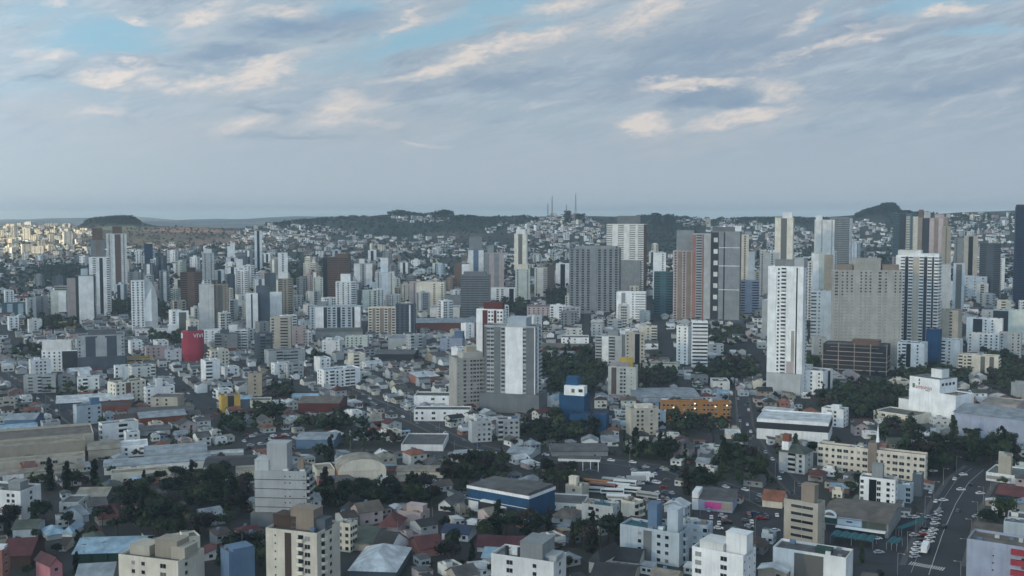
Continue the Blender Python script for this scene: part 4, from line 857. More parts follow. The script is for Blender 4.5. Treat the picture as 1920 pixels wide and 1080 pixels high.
# yellow and neighbours
T('building', 'bright yellow square building near the car yard', 'building', 411, 450, 742, 774, 10, .7, 'yellow', 'sgs', 's', lm='bright yellow building', parapet=.5)
S_('building', 'cream low building with two dark openings right of the bright yellow building', 'building', 470, 510, 752, 772, 14, -4, 'flat', 'cream', 'r_slab', front='sWws')
S_('warehouse', 'grey store with pale blue roof between the yellow building and the cream building', 'store', 448, 472, 748, 764, 18, 0, 'gx', 'sblue', 'r_blue', 1.5)
S_('store_building', 'large store with dull grey roof and dark red facade by the main street', 'store', 560, 652, 756, 776, 30, -12, 'gx', 'maroon', 'r_tan', 2.5, lm='dark red store')
S_('shed', 'shed with bright pale blue metal roof above the dark red store', 'shed', 548, 600, 744, 750, 16, -8, 'gx', 'white', 'r_blue', 1.5)
S_('store_building', 'car showroom with ribbed pale roof and blue fascia', 'store', 556, 640, 824, 842, 22, -12, 'gx', 'sblue', 'r_light', 1.6, lm='blue fascia showroom')
S_('building', 'small white roofed kiosk right of the blue fascia showroom', 'kiosk', 663, 696, 818, 826, 10, -10, 'gx', 'white', 'r_white', 1.4)
S_('building', 'long low building with white roof edge left of the light grey balcony tower', 'building', 388, 456, 852, 862, 10, 0, 'flat', 'lgrey', 'r_white')
# middle ground blocks
T('apartment_building', 'white three storey apartment block with recessed balconies by the tree lined street', AB, 595, 676, 694, 728, 22, .5, 'white', 'wbwwbbs', 'wws', lm='white street corner block', roofc='r_light')
T('apartment_building', 'cream gable roofed block with white horizontal bars on its side', AB, 466, 500, 700, 748, -20, .9, 'sand', 'sws', 'r', lm='white barred block')
T('office_building', 'grey building with white banded upper storeys and glazed corner', OB, 496, 572, 658, 684, 16, .4, 'lgrey', 'sbrrs', 'ws', lm='grey banded building')
T('apartment_building', 'mint white three storey building with square windows beside the long grey hall', AB, 648, 692, 630, 656, -8, .5, 'mint', 'wwwws', 'sw', lm='mint white building')
T('house', 'white house with curved gable and terrace left of the mint white building', 'house', 604, 642, 638, 668, -12, .7, 'white', 'wsw', 'ws', ph=[(612, 624, 634, 'white', .3)])
S_('warehouse', 'long grey green flat hall behind the mint white building', 'warehouse', 592, 680, 624, 640, 50, 0, 'flat', 'grey', 'r_green', lm='long grey hall')
S_('warehouse', 'pale grey warehouse right of the mint white building', 'warehouse', 728, 800, 636, 656, 40, -8, 'flat', 'lgrey', 'r_light', lm='pale grey warehouse')
S_('warehouse', 'wide grey roofed market in front of the pale grey warehouse', 'warehouse', 704, 786, 664, 678, 36, -8, 'gx', 'dark', 'r_grey', 2)
T('building', 'lilac blue building with square tower beside the beige stepped building', 'building', 825, 872, 634, 664, -10, .7, 'lav', 'swss', 's', lm='lilac blue building', ph=[(856, 872, 622, 'sblue', .6)])
S_('warehouse', 'curved roofed hall with brick walls behind the lilac blue building', 'warehouse', 778, 894, 605, 622, 60, 0, 'gx', 'brick', 'r_light', 3, lm='brick walled hall')
S_('building', 'white auditorium with sloped fin walls above the brick walled hall', 'auditorium', 806, 868, 578, 600, 40, -6, 'flat', 'offwhite', 'r_light', lm='white auditorium')
S_('building', 'pink beige low building with rows of windows near the big grey tower', 'building', 988, 1040, 576, 594, 30, 0, 'flat', 'rose', 'r_brown', front='wwwwww', lm='pink beige building')
S_('building', 'white irregular building with a terrace right of the pink beige building', 'building', 1052, 1104, 634, 650, 24, 0, 'flat', 'white', 'r_slab', front='wswsw')
S_('warehouse', 'long flat beige roofs row right of the central tower', 'warehouse', 1016, 1120, 652, 660, 40, 0, 'gx', 'brick', 'r_tan', 1.6)
S_('warehouse', 'bright pale vaulted shed beside the park trees right of the central tower', 'shed', 1020, 1080, 664, 672, 14, -10, 'vx', 'white', 'r_light', 2)
# left middle
def o1(root, w, d, h, S): bx(root, 'pale_stripe', -w * .12, w * .12, -d/2 - .5, -d/2, h * .1, h * .92, 'lgrey')
T('office_building', 'slate grey office complex with a pale central stripe on a plain podium', OB, 150, 232, 628, 694, 0, .5, 'lgrey', 'wsa3ssa3sw', 'wwws', acc='slate', lm='slate podium office complex', podium=(150, 232, 668, 'slate', 1.2), extra=o1, ph=[(168, 218, 618, 'mgrey', .5)])
T('apartment_building', 'white block with a grid of square windows left of the slate podium office complex', AB, 84, 152, 656, 696, -14, .4, 'white', 'wwww m3', 'ss', lm='white grid block', ph=[(78, 130, 638, 'offwhite', .6)])
T('tower_building', 'rounded bright red tower with white lettering near its top', OB, 342, 383, 622, 682, 0, .9, 'red', 's', 's', lm='rounded red tower', parapet=.3, occ=True)
T('apartment_building', 'grey four storey block with long balconies in front of the white grid block', AB, 50, 108, 702, 736, -8, .4, 'lgrey', 'srsbrrs', 'ww', lm='grey long balcony block')
T('apartment_building', 'grey block with dark windows right of the grey long balcony block', AB, 112, 145, 702, 734, -10, .6, 'grey', 'sbws', 'ww')
T('apartment_building', 'white small block with balconies and trees before it', AB, 148, 188, 706, 738, -4, .5, 'white', 'wbsw', 'ss', roofc='r_grey')
T('building', 'white ribbed blank block with narrow window strip', 'building', 214, 242, 686, 716, 8, .6, 'white', 'wpsp', 'ss', lm='white ribbed block')
T('apartment_building', 'cream white block with rounded balconies right of the white ribbed block', AB, 242, 290, 688, 722, 14, .6, 'offwhite', 'swswb', 'ww')
S_('building', 'low bright yellow building behind the rounded balcony block', 'building', 240, 282, 674, 686, 20, 0, 'flat', 'yellow', 'r_tan', front='bbb', lm='low yellow building')
T('apartment_building', 'pinkish beige block left of the rounded red tower', AB, 272, 310, 650, 676, 6, .6, 'rose', 'wwws', 'ss')
T('apartment_building', 'white block with arched windows between the beige block and the rounded red tower', AB, 310, 340, 656, 678, 0, .6, 'white', 'ww', 's')
T('office_building', 'narrow white framed tower with green glass front behind the rounded red tower', OB, 332, 354, 584, 626, 0, .9, 'white', 'sg3s', 's', lm='green glass tower')
T('building', 'white long low building with a square block left of the green glass tower', 'building', 256, 334, 618, 632, 0, .3, 'white', 'wwwwwwss', 's', ph=[(314, 332, 610, 'white', .9)])
T('apartment_building', 'white four window block right of the rounded red tower', AB, 382, 416, 618, 644, 0, .6, 'white', 'www', 's')
T('apartment_building', 'grey stepped building with curved corner right of the white four window block', AB, 404, 448, 626, 660, -6, .6, 'grey', 'bws', 'ww', ph=[(415, 430, 618, 'slate', .5)])
T('apartment_building', 'white balcony block with stair tower behind the grey stepped building', AB, 430, 466, 618, 656, -5, .6, 'white', 'sbb', 's', ph=[(430, 446, 610, 'white', .8)])
T('apartment_building', 'teal and pale towered apartment block with vertical light stripes', AB, 6, 52, 568, 590, 0, .4, 'teal', 'sasas', 's', acc='lblue')
S_('store_building', 'yellow fronted shop row by the left towers', 'shop', 102, 140, 606, 616, 16, 0, 'flat', 'yellow', 'r_slab', front='w')

# ================================================================== CENTRAL TOWERS
T('apartment_tower', 'central tower with plain white centre slab and dark grey vertical panels on grey podium', 'tower', 907, 1014, 612, 776, -14, .45, 'lgrey', 'c.6 W.9 W.9 c1.6 W1.2 n4.2 W.8 c2 n.2', 'W n.5 b', acc2='mgrey', lm='central white slab tower',
  ph=[(955, 992, 596, 'lblue', .9)], podium=(890, 1022, 740, 'mgrey', 1.5), fl=2.9)
T('apartment_tower', 'pale beige stepped apartment building with many windows beside the central white slab tower', 'tower', 842, 912, 672, 772, 18, .8, 'concrete', 'tsWtwWwWw', 'sts', lm='beige stepped building', ph=[(862, 902, 662, 'concrete', .7), (872, 892, 652, 'sand', .4)], fl=2.9, roofc='r_sand')
T('apartment_tower', 'white and maroon striped tower behind the central white slab tower', 'tower', 893, 950, 580, 745, -16, .5, 'white', 'n2c1.6ww c.8 ww', 'sws', acc2='maroon', lm='maroon striped tower', ph=[(908, 945, 568, 'maroon', .6)])
T('apartment_tower', 'cream apartment block with brown side stripe and yellow roof tank', 'tower', 1140, 1196, 688, 746, -6, .6, 'cream', 'sc1.5 sW wsts', 'sw', lm='cream yellow tank block', ph=[(1162, 1186, 672, 'yellow', .4), (1145, 1180, 680, 'rose', .6)], podium=(1140, 1198, 742, 'cream', 1.2))
T('apartment_tower', 'pale apartment block with stacked dark balconies and white piers', 'tower', 1116, 1172, 630, 690, -12, .6, 'lgrey', 'bnbs', 'ws', lm='stacked balcony block', ph=[(1140, 1160, 620, 'grey', .4)])
T('apartment_tower', 'olive grey scaffolded block right of the stacked balcony block', 'tower', 1172, 1208, 624, 700, 0, .6, 'beige', 'wsgw', 'ws', fl=3.2)
T('apartment_tower', 'narrow white tower with double windows and grey side wall', 'tower', 1268, 1300, 612, 684, -28, .9, 'white', 'ww', 'sswb', lm='narrow white double window tower')
T('apartment_tower', 'white tower with wide dark horizontal openings right of its narrow neighbour', 'tower', 1296, 1326, 602, 692, 4, .7, 'white', 'r', 's', lm='white wide banded tower', fl=3.4, acc='white')
T('building', 'cream balcony block behind the cream yellow tank block', AB, 1198, 1232, 612, 640, 0, .6, 'cream', 'swb', 'w')
S_('building', 'long cream low building behind the cream yellow tank block', 'building', 1194, 1270, 684, 700, 16, 0, 'flat', 'cream', 'r_sand', front='WWWWWW')
# right white tower
T('apartment_tower', 'very tall slim white tower with one column of square windows and a grey unfinished base', 'tower', 1438, 1510, 500, 742, -14, .45, 'white', 'n3 w1.6 b2 s3.4 g.5 n2', 'ssW', lm='slim white tower', extra=lambda root, w, d, h, S: (bx(root, 'bare_concrete_panel', w * .06, w * .27, -d/2 - .12, -d/2, 0, h * .26, 'rose'), bx(root, 'bare_concrete_panel', w * .18, w * .27, -d/2 - .16, -d/2, h * .26, h * .5, 'sand')), ph=[(1452, 1490, 488, 'grey', .6), (1494, 1512, 484, 'lgrey', .9)], podium=(1428, 1500, 702, 'lgrey', 1.3), fl=2.95)
T('apartment_building', 'white four storey house block with balconies at the foot of the slim white tower', AB, 1486, 1560, 696, 742, -24, .7, 'white', 'bsww', 'ssgs', lm='block at the foot of the slim white tower', ph=[(1500, 1520, 688, 'offwhite', .5)])
T('apartment_tower', 'very wide beige tower under scaffolding with rows of small openings', 'tower', 1556, 1682, 506, 684, 8, .3, 'concrete', 'W p.3 w w w s w w w s W p.3 w s w w', 'wWw', lm='wide beige scaffolded tower', ph=[(1594, 1642, 484, 'concrete', .6), (1566, 1592, 496, 'tan', .5), (1645, 1675, 496, 'tan', .4)], fl=2.95, roofc='r_tan')
def frame_ext(root, w, d, h, S):
    for k in range(1, 7):
        z = k * h / 6.6; e = .9 if k < 5 else -w * .06 * (k - 4)
        bx(root, 'floor_slab', -w/2 - e, w/2 + e, -d/2 - 1.3, d/2 + e, z, z + .45, 'rose' if k % 2 else 'tan')
    for i in range(5):
        a = -w/2 + w * i / 4; bx(root, 'column', a - .35, a + .35, -d/2 - 1.2, -d/2 - .6, 0, h + 1.5, 'sand')
T('construction_frame', 'open concrete building frame under construction with brown slabs', 'construction site', 1546, 1668, 650, 706, -6, .5, 'dark', 'ooooo', 'ooo', lm='open concrete frame', extra=frame_ext, fl=3.4, ph=[(1600, 1650, 640, 'brown', .5)])  # solid dark wall behind the slabs paints the shade between floors
T('apartment_tower', 'black and white tower with rows of white balconies and a white crown', 'tower', 1680, 1760, 480, 672, -8, .4, 'white', 'n1.0 b c.7 b a1.3 b c.7 b c.4 b', 'bb', acc='beige', acc2='dark', lm='black and white balcony tower', ph=[(1684, 1726, 470, 'offwhite', .6), (1704, 1758, 476, 'white', .8)], fl=3.0)
T('apartment_tower', 'broad beige block with dark balcony columns in front of the black and white balcony tower', 'tower', 1680, 1802, 582, 668, -12, .3, 'beige', 'Wswwsc.6swwW s2Ws', 'ssw', acc2='tan', lm='broad beige balcony block', ph=[(1728, 1764, 566, 'mint', .6), (1690, 1720, 576, 'offwhite', .5)])
T('apartment_tower', 'tower wrapped in blue construction netting', 'tower', 1736, 1764, 618, 694, -12, .7, 'blue', 's', 's', lm='blue netted tower', parapet=.3)
T('apartment_building', 'white block with dark strip left of the blue netted tower', AB, 1684, 1738, 644, 704, -10, .7, 'white', 'wbg1sws', 'ss', lm='white block by the blue netted tower', podium=(1684, 1712, 690, 'white', 1.1))
T('apartment_building', 'white block with twin window columns right of the blue netted tower', AB, 1762, 1804, 638, 690, -10, .8, 'white', 'bws', 'sss')
T('apartment_building', 'cream four storey block with brown vertical strips near the park', AB, 1802, 1874, 668, 702, -6, .35, 'cream', 'bwbssgsgs', 'b', lm='cream brown strip block')
T('apartment_building', 'long white slab block with dark maroon panels at the edge of town, rear row', AB, 1816, 1880, 598, 650, -6, .25, 'white', 'sm1.4wws', 's', lm='rear white slab block')
T('apartment_building', 'long white slab block with square windows, front row below the maroon panels', AB, 1818, 1874, 626, 668, -6, .25, 'white', 'wswWww', 's')
T('apartment_building', 'grey and white slab block at the edge, right of the front row slab', AB, 1876, 1915, 624, 672, -6, .3, 'lgrey', 'wsww', 's')
T('apartment_building', 'white rooftop block above the rear white slab block', AB, 1868, 1950, 584, 640, -6, .3, 'mint', 'msw', 's')
# big right-centre cluster
T('apartment_tower', 'very wide plain grey concrete tower with faint window grid', 'tower', 1068, 1164, 466, 584, -8, .3, 'grey', 'WWWWpWWWW', 'ww', lm='wide grey concrete tower', ph=[(1080, 1156, 462, 'grey', .9)], roofc='r_grey')
T('apartment_tower', 'tall white gridded tower with dark top floors and brown side', 'tower', 1137, 1212, 420, 560, -14, .35, 'offwhite', 'rprprp.4r', 'c', acc2='brown', lm='white gridded tower', ph=[(1158, 1202, 405, 'mgrey', .6)], podium=(1150, 1216, 488, 'grey', 1.15))
T('apartment_tower', 'white balcony tower in front of the wide grey concrete tower', 'tower', 1156, 1212, 548, 602, -4, .5, 'white', 'sg.8swrr', 'ww', lm='white balcony tower')
T('apartment_tower', 'brown netted unfinished tower with thick crown of grey scaffolding', 'tower', 1262, 1304, 470, 600, -4, .5, 'rose', 'wcwcw', 'w', acc2='tan', lm='brown netted tower', ph=[(1268, 1300, 432, 'grey', .9)])
T('apartment_tower', 'tower with salmon stripe and white balconies joined to a grey panel', 'tower', 1298, 1345, 438, 604, -6, .5, 'lgrey', 'a.5 b a.25 s2', 's', acc='salmon', lm='salmon striped tower')
def whiteboxes(root, w, d, h, S):
    for k in range(7): bx(root, 'white_box', -w * .40, -w * .26, -d/2 - .5, -d/2 - .13, h - 7 - k * h * .125 - h * .05, h - 7 - k * h * .125, 'offwhite')
    for z in (.36, .62, .82): bx(root, 'white_line', -w * .22, w/2, -d/2 - .2, -d/2 - .13, h * z, h * z + .7, 'white')
T('apartment_tower', 'broad grey brown tower with a black strip, white square boxes and thin white lines', 'tower', 1332, 1388, 434, 606, -6, .5, 'grey', 'm1.6s m.3s2s', 'c', acc2='tan', lm='black strip tower', extra=whiteboxes, ph=[(1335, 1375, 426, 'mgrey', .6)], podium=(1318, 1392, 600, 'slate', 1.3))
T('apartment_tower', 'cream slab tower behind the black strip tower', 'tower', 1374, 1402, 440, 575, 0, .6, 'cream', 'sw', 's', ph=[(1372, 1386, 424, 'white', .5)])
T('apartment_tower', 'teal glass office tower left of the brown netted tower', 'tower', 1226, 1262, 510, 592, -6, .6, 'teal', 'rsr', 's', lm='teal glass office tower')
T('apartment_tower', 'white ribbed tower behind the teal glass office tower', 'tower', 1224, 1248, 474, 560, 0, .6, 'white', 's w', 's')
T('apartment_tower', 'pale grey tower with two wide columns right of the black strip tower', 'tower', 1384, 1422, 526, 590, 0, .6, 'lav', 'rsr', 's')
T('apartment_tower', 'pale blue slab between the black strip tower and the slim white tower', 'tower', 1400, 1414, 472, 560, 0, .8, 'lblue', 's', 's')
T('apartment_tower', 'plain grey windowless block beside the slim white tower', 'building', 1428, 1446, 562, 630, 0, .9, 'lgrey', 's', 's')
T('apartment_tower', 'tall cream tower with curved top behind the slim white tower', 'tower', 1452, 1487, 408, 540, -6, .6, 'cream', 's g s', 's', lm='tall cream curved tower', ph=[(1466, 1484, 398, 'white', .5)])
T('apartment_tower', 'pale stepped tower right behind the slim white tower', 'tower', 1424, 1460, 474, 560, 0, .6, 'lgrey', 'wsws', 's')
T('apartment_tower', 'white and beige tower with small crown right of the slim white tower', 'tower', 1502, 1522, 490, 600, 0, .7, 'offwhite', 'sw', 's')
T('apartment_tower', 'cream windowed tower with white roof blocks left of the striped tower', 'tower', 1526, 1562, 412, 530, 0, .6, 'offwhite', 'swsw', 's', ph=[(1528, 1540, 404, 'white', .4)], lm='cream windowed tower')
T('apartment_tower', 'grey horizontally striped tower with cream side slab', 'tower', 1556, 1596, 408, 520, -14, .5, 'grey', 'rr', 'n', lm='grey striped tower')
T('apartment_tower', 'white thick tower behind the wide beige scaffolded tower', 'tower', 1520, 1548, 474, 580, 0, .6, 'mint', 'n1s', 's')
T('apartment_tower', 'slate brown tower with white strip right of the white thick tower', 'tower', 1544, 1560, 478, 590, 0, .6, 'sand', 's', 's')
T('apartment_tower', 'pale lattice walled block between the slim and the wide beige towers', 'tower', 1520, 1560, 545, 640, 0, .5, 'lblue', 'rwss', 's', fl=3.6)
T('apartment_tower', 'teal glass tower with dark crown', 'tower', 1674, 1712, 400, 500, -10, .5, 'teal', 'rm s', 's', lm='dark crowned teal tower', ph=[(1682, 1704, 394, 'dark', .6)])
T('apartment_tower', 'cream slab with grey windowed side beside the dark crowned teal tower', 'tower', 1698, 1724, 406, 500, 0, .6, 'cream', 'rs', 's')
T('apartment_tower', 'tall tower with dark glazed centre, white bands and brown striped right wing', 'tower', 1722, 1776, 408, 520, -4, .4, 'tan', 'sm1.6cscs', 's', acc2='rose', lm='brown striped wing tower', ph=[(1723, 1731, 393, 'brown', .3), (1733, 1744, 397, 'lgrey', .6), (1752, 1768, 402, 'rose', .6)])
T('apartment_tower', 'beige tower right of the brown striped wing tower', 'tower', 1764, 1780, 424, 530, 0, .7, 'sand', 'w', 's')
T('apartment_tower', 'pale green tall slab right of the black and white balcony tower', 'tower', 1760, 1780, 496, 590, 0, .8, 'lgrey', 's', 's')
T('apartment_tower', 'dark glass slab with pale frame right of the pale green slab', 'tower', 1786, 1806, 494, 585, 0, .8, 'lblue', 'sg2s', 's', lm='dark glass framed slab')
T('apartment_tower', 'beige twin slab tower behind the dark glass framed slab', 'tower', 1806, 1830, 442, 540, 0, .7, 'beige', 's g s', 's')
T('apartment_tower', 'grey narrow tower left of the beige twin slab tower', 'tower', 1788, 1804, 446, 530, 0, .7, 'grey', 'ws', 's')
T('apartment_tower', 'slate blue tower with two dark columns', 'tower', 1836, 1872, 456, 560, 0, .5, 'slate', 'rsr', 's', lm='slate blue tower')
T('apartment_tower', 'small white tower right of the slate blue tower', 'tower', 1868, 1882, 484, 550, 0, .7, 'white', 'w', 's')
T('apartment_tower', 'dark navy glass tower with pale floor lines at the edge', 'tower', 1898, 1942, 388, 570, 6, .5, 'dblue', 'rrr', 'r', lm='dark navy glass tower', ph=[(1900, 1936, 384, 'dark', .8)])
T('apartment_tower', 'bright blue glass lower slab in front of the dark navy glass tower', 'tower', 1906, 1950, 446, 590, 0, .4, 'dblue', 'rr', 's')
T('building', 'white curved roofed hall left of the slate blue tower', 'building', 1806, 1848, 518, 560, 0, .6, 'lblue', 'wwW', 's', fl=4)
# ---- left and centre skyline
T('apartment_tower', 'tall white tower with rows of balconies in the left group', 'tower', 172, 210, 482, 592, -8, .4, 'white', 'sbsgsb', 's', lm='white balcony tower of the left group')
T('apartment_tower', 'tall white and brown twin shaft tower with dark tops', 'tower', 203, 239, 438, 560, 0, .5, 'offwhite', 'w n.4 c1 w', 's', acc2='brown', lm='twin shaft tower', ph=[(214, 231, 425, 'brown', .6)])
T('apartment_tower', 'brown grey tower behind the white balcony tower of the left group', 'tower', 173, 198, 450, 540, 0, .6, 'tan', 'asa', 's', acc='grey', ph=[(176, 194, 428, 'brown', .8)])
T('apartment_tower', 'narrow dark slate tower standing alone', 'tower', 272, 287, 457, 512, 0, .8, 'dblue', 's', 's', lm='narrow dark slate tower')
T('apartment_tower', 'grey tower with pale glass front and dark balcony side', 'tower', 146, 180, 516, 606, -10, .5, 'grey', 'c.4n2', 'bb', acc2='dark', lm='grey pale fronted tower', ph=[(156, 168, 504, 'lblue', .4)])
T('apartment_tower', 'beige lower tower left of the grey pale fronted tower', 'tower', 128, 148, 522, 600, 0, .6, 'rose', 's a', 's', acc='beige')
T('apartment_tower', 'pale green white block left of the beige lower tower', 'tower', 98, 128, 545, 590, -12, .6, 'mint', 's n', 's')
def sail(root, w, d, h, S):
    t = MB(); a = w/2 + .0; pts = [(a, 0), (a + w * .95, 0), (a + w * .95, h * .62), (a + w * .80, h * .82), (a + w * .5, h * .97), (a + w * .12, h * 1.08), (a, h * 1.1)]
    vs = [(x, -d/2 + 1, z) for x, z in pts] + [(x, d/2, z) for x, z in pts]; n = len(pts)
    t.add(vs, [tuple(range(n)), tuple(range(2 * n - 1, n - 1, -1))] + [(i, i + n, (i + 1) % n + n, (i + 1) % n) for i in range(n)], 'lgrey'); t.build('sail_wall', root)
    t = MB(); pts = [(a, h * .2), (a + w * .5, h * .2), (a + w * .5, h * .85), (a, h * .6)]; t.add([(x, -d/2 + .8, z) for x, z in pts] + [(x, -d/2 + 1, z) for x, z in pts], [(0, 1, 2, 3), (0, 3, 7, 4), (3, 2, 6, 7), (2, 1, 5, 6)], 'white'); t.build('sail_panel', root)
T('apartment_tower', 'white tower with slanted sail shaped wall and curved right wing', 'tower', 248, 272, 526, 622, 0, .7, 'white', 'www', 's', lm='sail wall tower', extra=sail)
T('apartment_tower', 'brown tower with horizontal floor bands near the sail wall tower', 'tower', 340, 378, 510, 590, 0, .5, 'brown', 'rsr', 's', lm='brown banded tower', ph=[(352, 368, 502, 'dbrown', .5)])
T('apartment_tower', 'white slab with small window columns joined to a beige brown tower', 'tower', 375, 402, 534, 622, 0, .8, 'offwhite', 'sstt', 's', lm='white and beige joined towers')
T('apartment_tower', 'beige brown balcony tower right of its white slab', 'tower', 401, 430, 533, 620, -4, .7, 'tan', 'wgw', 's')
T('apartment_tower', 'pale grey tower with dark base strip', 'tower', 380, 402, 474, 532, 0, .7, 'lgrey', 'ww', 's', ph=[(383, 398, 467, 'white', .6)])
T('apartment_tower', 'slim white tower with small crown', 'tower', 427, 441, 462, 512, 0, .8, 'white', 's', 's', ph=[(434, 442, 455, 'white', .5)], lm='slim white crowned tower')
T('apartment_tower', 'very slim tall tower with white edges and dark middle', 'tower', 478, 492, 432, 508, 0, .8, 'lgrey', 'n g n', 's', lm='very slim dark middle tower')
T('apartment_tower', 'white windowed tower with stepped crown', 'tower', 440, 466, 502, 552, 0, .7, 'white', 'wbw', 's', ph=[(444, 456, 486, 'white', .5)])
T('apartment_tower', 'white tower with a dark ladder of windows', 'tower', 522, 540, 474, 540, 0, .7, 'white', 'sWs', 's', lm='white ladder window tower')
T('apartment_tower', 'beige tower with dark balconies and white roof block', 'tower', 523, 551, 522, 600, -8, .6, 'sand', 'bwb', 's', ph=[(523, 541, 511, 'white', .6)], lm='beige white topped tower')
T('apartment_tower', 'white and green striped tower left of the slate slab', 'tower', 462, 484, 550, 620, 0, .8, 'white', 'n g.3 n', 's', lm='white striped tower')
T('apartment_tower', 'plain slate slab tower with pale right edge', 'tower', 482, 507, 536, 618, -6, .7, 'slate', 's', 'r', lm='plain slate slab tower')
T('apartment_tower', 'plain white slab right of the plain slate slab tower', 'tower', 505, 529, 548, 610, 0, .7, 'white', 'g.2s3', 's')
T('apartment_tower', 'slate tower with white edge between the left and middle groups', 'tower', 497, 518, 512, 580, 0, .7, 'slate', 'rs', 's')
T('apartment_tower', 'wide brown twin tower with banded balconies', 'tower', 607, 659, 482, 572, -10, .4, 'brown', 'g.4 r r', 'r', lm='wide brown twin tower', ph=[(630, 656, 476, 'brown', .7)])
T('apartment_tower', 'bright white stepped tower with square windows', 'tower', 630, 670, 528, 588, -6, .5, 'white', 'wwwb', 'w', lm='bright white stepped tower', ph=[(640, 658, 514, 'white', .6)])
T('apartment_tower', 'wide pale apartment slab with four window columns and dark strips', 'tower', 582, 678, 574, 622, -4, .3, 'lblue', 'wn1.4m.6W.7Wm.6WWm.4n', 's', lm='wide pale apartment slab', podium=(586, 680, 616, 'grey', 1.6), ph=[(596, 614, 566, 'grey', .4)])
T('apartment_tower', 'cream and brown striped apartment block with white frames', 'tower', 691, 744, 576, 632, -6, .4, 'cream', 'Wc.8Wc1Wc.8W', 's', acc2='tan', lm='cream brown striped block')
T('apartment_tower', 'dark slate windowed block right of the cream brown striped block', 'tower', 742, 780, 570, 632, -6, .4, 'slate', 'wwwn.3w', 's', lm='dark slate windowed block')
T('apartment_tower', 'beige tower with brown recessed balcony stack', 'tower', 508, 548, 594, 662, -8, .5, 'beige', 'Ws.8b1.6s.4', 'w', lm='brown balcony stack tower')
T('apartment_tower', 'slate blue balcony block left of the brown balcony stack tower', 'tower', 478, 512, 624, 676, -10, .5, 'slate', 'sbb', 's')
T('apartment_tower', 'pinkish windowed block right of the brown balcony stack tower', 'tower', 546, 574, 612, 650, 0, .5, 'rose', 'swsw', 's')
T('apartment_tower', 'cream and grey tower right of the wide brown twin tower', 'tower', 664, 698, 494, 540, 0, .6, 'lgrey', 'nWn', 's', ph=[(674, 684, 486, 'white', .5)])
T('apartment_tower', 'white stepped tower with lit roof sign frame', 'tower', 704, 740, 510, 566, 0, .6, 'offwhite', 'wnw', 's', ph=[(714, 728, 484, 'white', .6)], lm='white roof sign tower')
T('apartment_tower', 'pale green block left of the white roof sign tower', 'tower', 680, 708, 544, 588, 0, .6, 'mint', 'swW', 's')
T('apartment_tower', 'broad cream block with a column of dark openings', 'tower', 781, 836, 530, 584, -8, .4, 'cream', 'tttsWsW', 's', lm='broad cream block')
T('apartment_tower', 'pinkish grey tower left of the broad cream block', 'tower', 768, 786, 528, 578, 0, .6, 'rose', 'w', 's')
T('apartment_tower', 'plain lilac grey block right of the broad cream block', 'building', 834, 864, 554, 586, 0, .6, 'grey', 's', 's')
T('apartment_tower', 'unfinished tower wrapped in dark grey netting', 'tower', 864, 920, 516, 600, -4, .5, 'mgrey', 'rrr', 'r', lm='dark netted tower', ph=[(870, 912, 510, 'mgrey', .8)])
T('apartment_tower', 'grey blue tower with white crown and stripes', 'tower', 878, 907, 468, 540, 0, .6, 'sblue', 'nsn', 's', lm='grey blue crowned tower', ph=[(880, 904, 444, 'grey', .7)])
T('apartment_tower', 'rose and grey striped tower right of the grey blue crowned tower', 'tower', 908, 945, 474, 545, 0, .6, 'rose', 'asas', 's', acc='grey', ph=[(914, 926, 460, 'grey', .4)])
T('apartment_tower', 'tall cream tower with rounded crown rising alone in the centre', 'tower', 964, 989, 438, 510, -10, .5, 'cream', 'sgs', 'n', lm='tall cream crowned tower', ph=[(968, 986, 430, 'white', .6)])
T('apartment_tower', 'pale tower with green window column', 'tower', 966, 994, 504, 568, 0, .6, 'mint', 'wsw', 's', ph=[(970, 990, 496, 'cream', .6)])
T('apartment_tower', 'white pair of slabs with windows before the pale tower', 'tower', 920, 972, 540, 570, 0, .4, 'white', 'sWWsg s', 's')
T('apartment_tower', 'cream white tower with pointed balconies', 'tower', 1002, 1026, 502, 556, 0, .6, 'offwhite', 'wsb', 's')
T('apartment_tower', 'dark brown tower with white bars beside the pointed balcony tower', 'tower', 1022, 1040, 498, 548, 0, .6, 'dbrown', 'r', 's')
T('apartment_tower', 'white tower pair left of the wide grey concrete tower', 'tower', 1042, 1068, 494, 540, 0, .5, 'white', 's g s', 's')
T('apartment_tower', 'brown tower with cream side in the centre cluster', 'tower', 852, 880, 494, 545, 0, .6, 'brown', 'sn', 's')
# hill-side far blocks that catch the sun
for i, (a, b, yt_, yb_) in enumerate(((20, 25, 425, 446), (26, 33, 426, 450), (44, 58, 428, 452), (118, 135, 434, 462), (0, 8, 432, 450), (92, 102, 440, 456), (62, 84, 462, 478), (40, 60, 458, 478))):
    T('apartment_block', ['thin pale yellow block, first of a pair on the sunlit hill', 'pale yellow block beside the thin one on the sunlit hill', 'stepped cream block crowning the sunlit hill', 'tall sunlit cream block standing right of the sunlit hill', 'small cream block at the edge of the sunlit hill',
       'low cream block between the stepped block and the tall sunlit one', 'wide yellow block low on the sunlit slope', 'yellow block beside the wide one low on the sunlit slope'][i], AB, a, b, yt_, yb_, 10 if i % 2 else -10, .6, 'cream', 'ww', 'w', occ=True, lm='tall sunlit cream block' if i == 3 else None)
